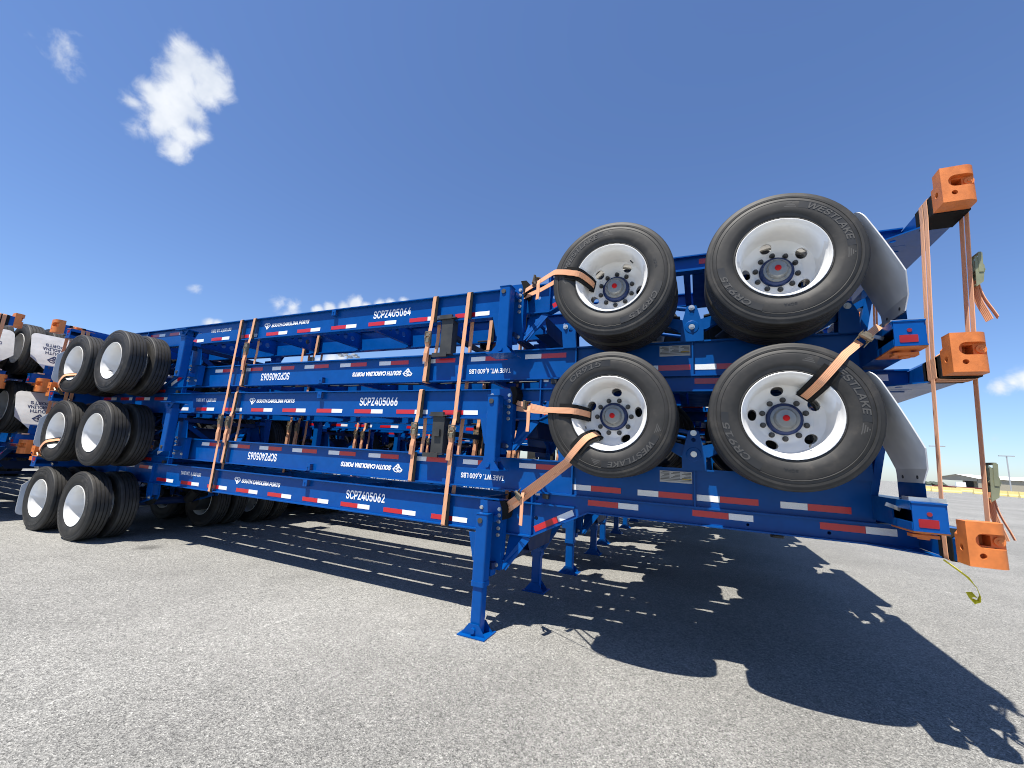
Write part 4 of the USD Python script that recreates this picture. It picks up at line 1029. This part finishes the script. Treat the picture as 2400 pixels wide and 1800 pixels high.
for t, w_, h0, h1, mt in ((14, 3, .8, 3.0, 'glass'), (21, 3.2, 0, 2.9, 'dark'), (30, 5, .6, 2.4, 'glass'), (40, 4, 0, 3, 'dark')):
    part(P, 'window' if mt == 'glass' else 'doorway', (rv([(gw + .05, t, h0), (gw + .05, t + w_, h0), (gw + .05, t + w_, h1), (gw + .05, t, h1)]), np.array([(0, 1, 2, 3)])), mt)


def barrier(x, y, ang, L, lab):
    b = MB(); prof = sg.Polygon([(-0.30, 0), (0.30, 0), (0.28, 0.25), (0.13, 0.45), (0.10, 1.0), (-0.10, 1.0), (-0.13, 0.45), (-0.28, 0.25)])
    b.poly_yz(prof, -L / 2, L / 2); v, f = b.get(); c, s = math.cos(ang), math.sin(ang)
    p = part('/World', 'barrier', (np.stack([v[:, 0] * c - v[:, 1] * s + x, v[:, 0] * s + v[:, 1] * c + y, v[:, 2]], 1), f), 'barrier'); tag(p, lab, 'barrier', 'yellow traffic barriers across the yard')


bl = [(2172, 122), (2190, 122), (2216, 120), (2262, 150), (2305, 128), (2358, 124), (2388, 122), (2415, 120)]
for i, (px, dd) in enumerate(bl):
    q = far_point(px, 1140, dd); barrier(q[0], q[1], 0.12, 4.6 if i < 3 else (5.5 if i == 5 else 3.4), ['yellow barrier just right of the lowest mud flap', 'yellow barrier beside the strap, left of the warehouse', 'yellow barrier in front of the warehouse gable', 'pale yellow barrier under the warehouse wall',
        'yellow barrier left of the hanging ratchet', 'long yellow barrier right of the hanging ratchet', 'yellow barrier near the right edge, second from last', 'yellow barrier cut by the right picture edge'][i])
# white van
q = far_point(2252, 1140, 190); P = thing('white_van', 'white van parked in front of the warehouse', 'van', (q[0], q[1], 0), (0, 0, 70))
part(P, 'body', MB().poly_xz(sg.Polygon([(-2.6, .4), (2.4, .4), (2.5, 1.2), (1.7, 1.4), (1.3, 2.3), (-2.6, 2.4)]), -1, 1), 'white')
part(P, 'window', MB().box(-2.2, 1.2, -1.01, -1.001, 1.5, 2.0), 'glass')
for x in (-1.7, 1.6): part(P, 'wheel', MB().cyl_y(x, .38, .38, -1.02, -.8, 14), 'rubber')
# rust-red frames lying in rows
for i, (px, dd) in enumerate(((2222, 172), (2240, 170), (2258, 168), (2276, 166), (2292, 174))):
    q = far_point(px, 1140, dd); P = thing('red_chassis', ['rust-red chassis farthest left before the warehouse', 'rust-red chassis second from left before the warehouse', 'rust-red chassis below the white van', 'rust-red chassis right of the white van', 'rust-red chassis nearest the hanging ratchet'][i], 'trailer chassis', (q[0], q[1], 0), (0, 0, 8))
    part(P, 'frame', MB().box(-3, 3, -.5, -.38, .8, 1.1).box(-3, 3, .38, .5, .8, 1.1).box(-3, -2.8, -1.2, 1.2, .8, 1.1).box(2.8, 3, -1.2, 1.2, .8, 1.1), 'rust')
    for x in (-2.2, 1.9): part(P, 'wheel', MB().cyl_y(x, .48, .48, -1.1, 1.1, 14), 'rubber')


def lamp(px_base, px_top, py_top, dist, lab, heads=2):
    q = far_point(px_base, 1140, dist); el = np.array([(px_top - 1200) / 979.34, -(py_top - 900) / 979.34, 1.0]) @ CR
    h = CAM[2] + dist * el[2] / np.linalg.norm(el[:2]); P = thing('lamp_post', lab, 'lamp post', (q[0], q[1], 0))
    part(P, 'pole', MB().tube([(0, 0, 0), (0, 0, h)], 0.14, 8), 'pole'); 
    if heads == 2: part(P, 'lamp_head', MB().box(-1.5, 1.5, -.2, .2, h - .12, h + .12), 'pole')
    else:
        for k in range(heads):
            a = 2 * PI * k / heads; part(P, 'lamp_head', MB().tube([(0, 0, h), (1.5 * math.cos(a), 1.5 * math.sin(a), h + .1)], .06, 6).box(1.5 * math.cos(a) - .35, 1.5 * math.cos(a) + .35, 1.5 * math.sin(a) - .35, 1.5 * math.sin(a) + .35, h - .05, h + .2), 'pole')


lamp(2369, 2362, 1069, 170, 'two-armed lamp post behind the warehouse near the right edge')
lamp(2207, 2204, 1046, 150, 'two-armed lamp post seen beside the right-hand strap')
lamp(775, 783, 829, 75, 'high mast with a ring of floodlights seen through the gap under the top frame', heads=6)
# far-off tree line on the horizon, left of the warehouse
b = MB()
for k in range(60):
    q = far_point(2150 + k * 0.9, 1140, 420 + rng.uniform(-10, 10)); h = rng.uniform(0.7, 1.7); r = rng.uniform(2, 4)
    t = trimesh.creation.icosphere(1, 1.0); v = t.vertices * (1 + 0.25 * rng.standard_normal((len(t.vertices), 1))) * [r, r, h] + [q[0], q[1], h * .5]; b.add(v, t.faces)
p = part('/World', 'tree_line', b, 'leaf'); tag(p, 'distant low tree line on the horizon left of the warehouse', 'trees', kind='stuff')
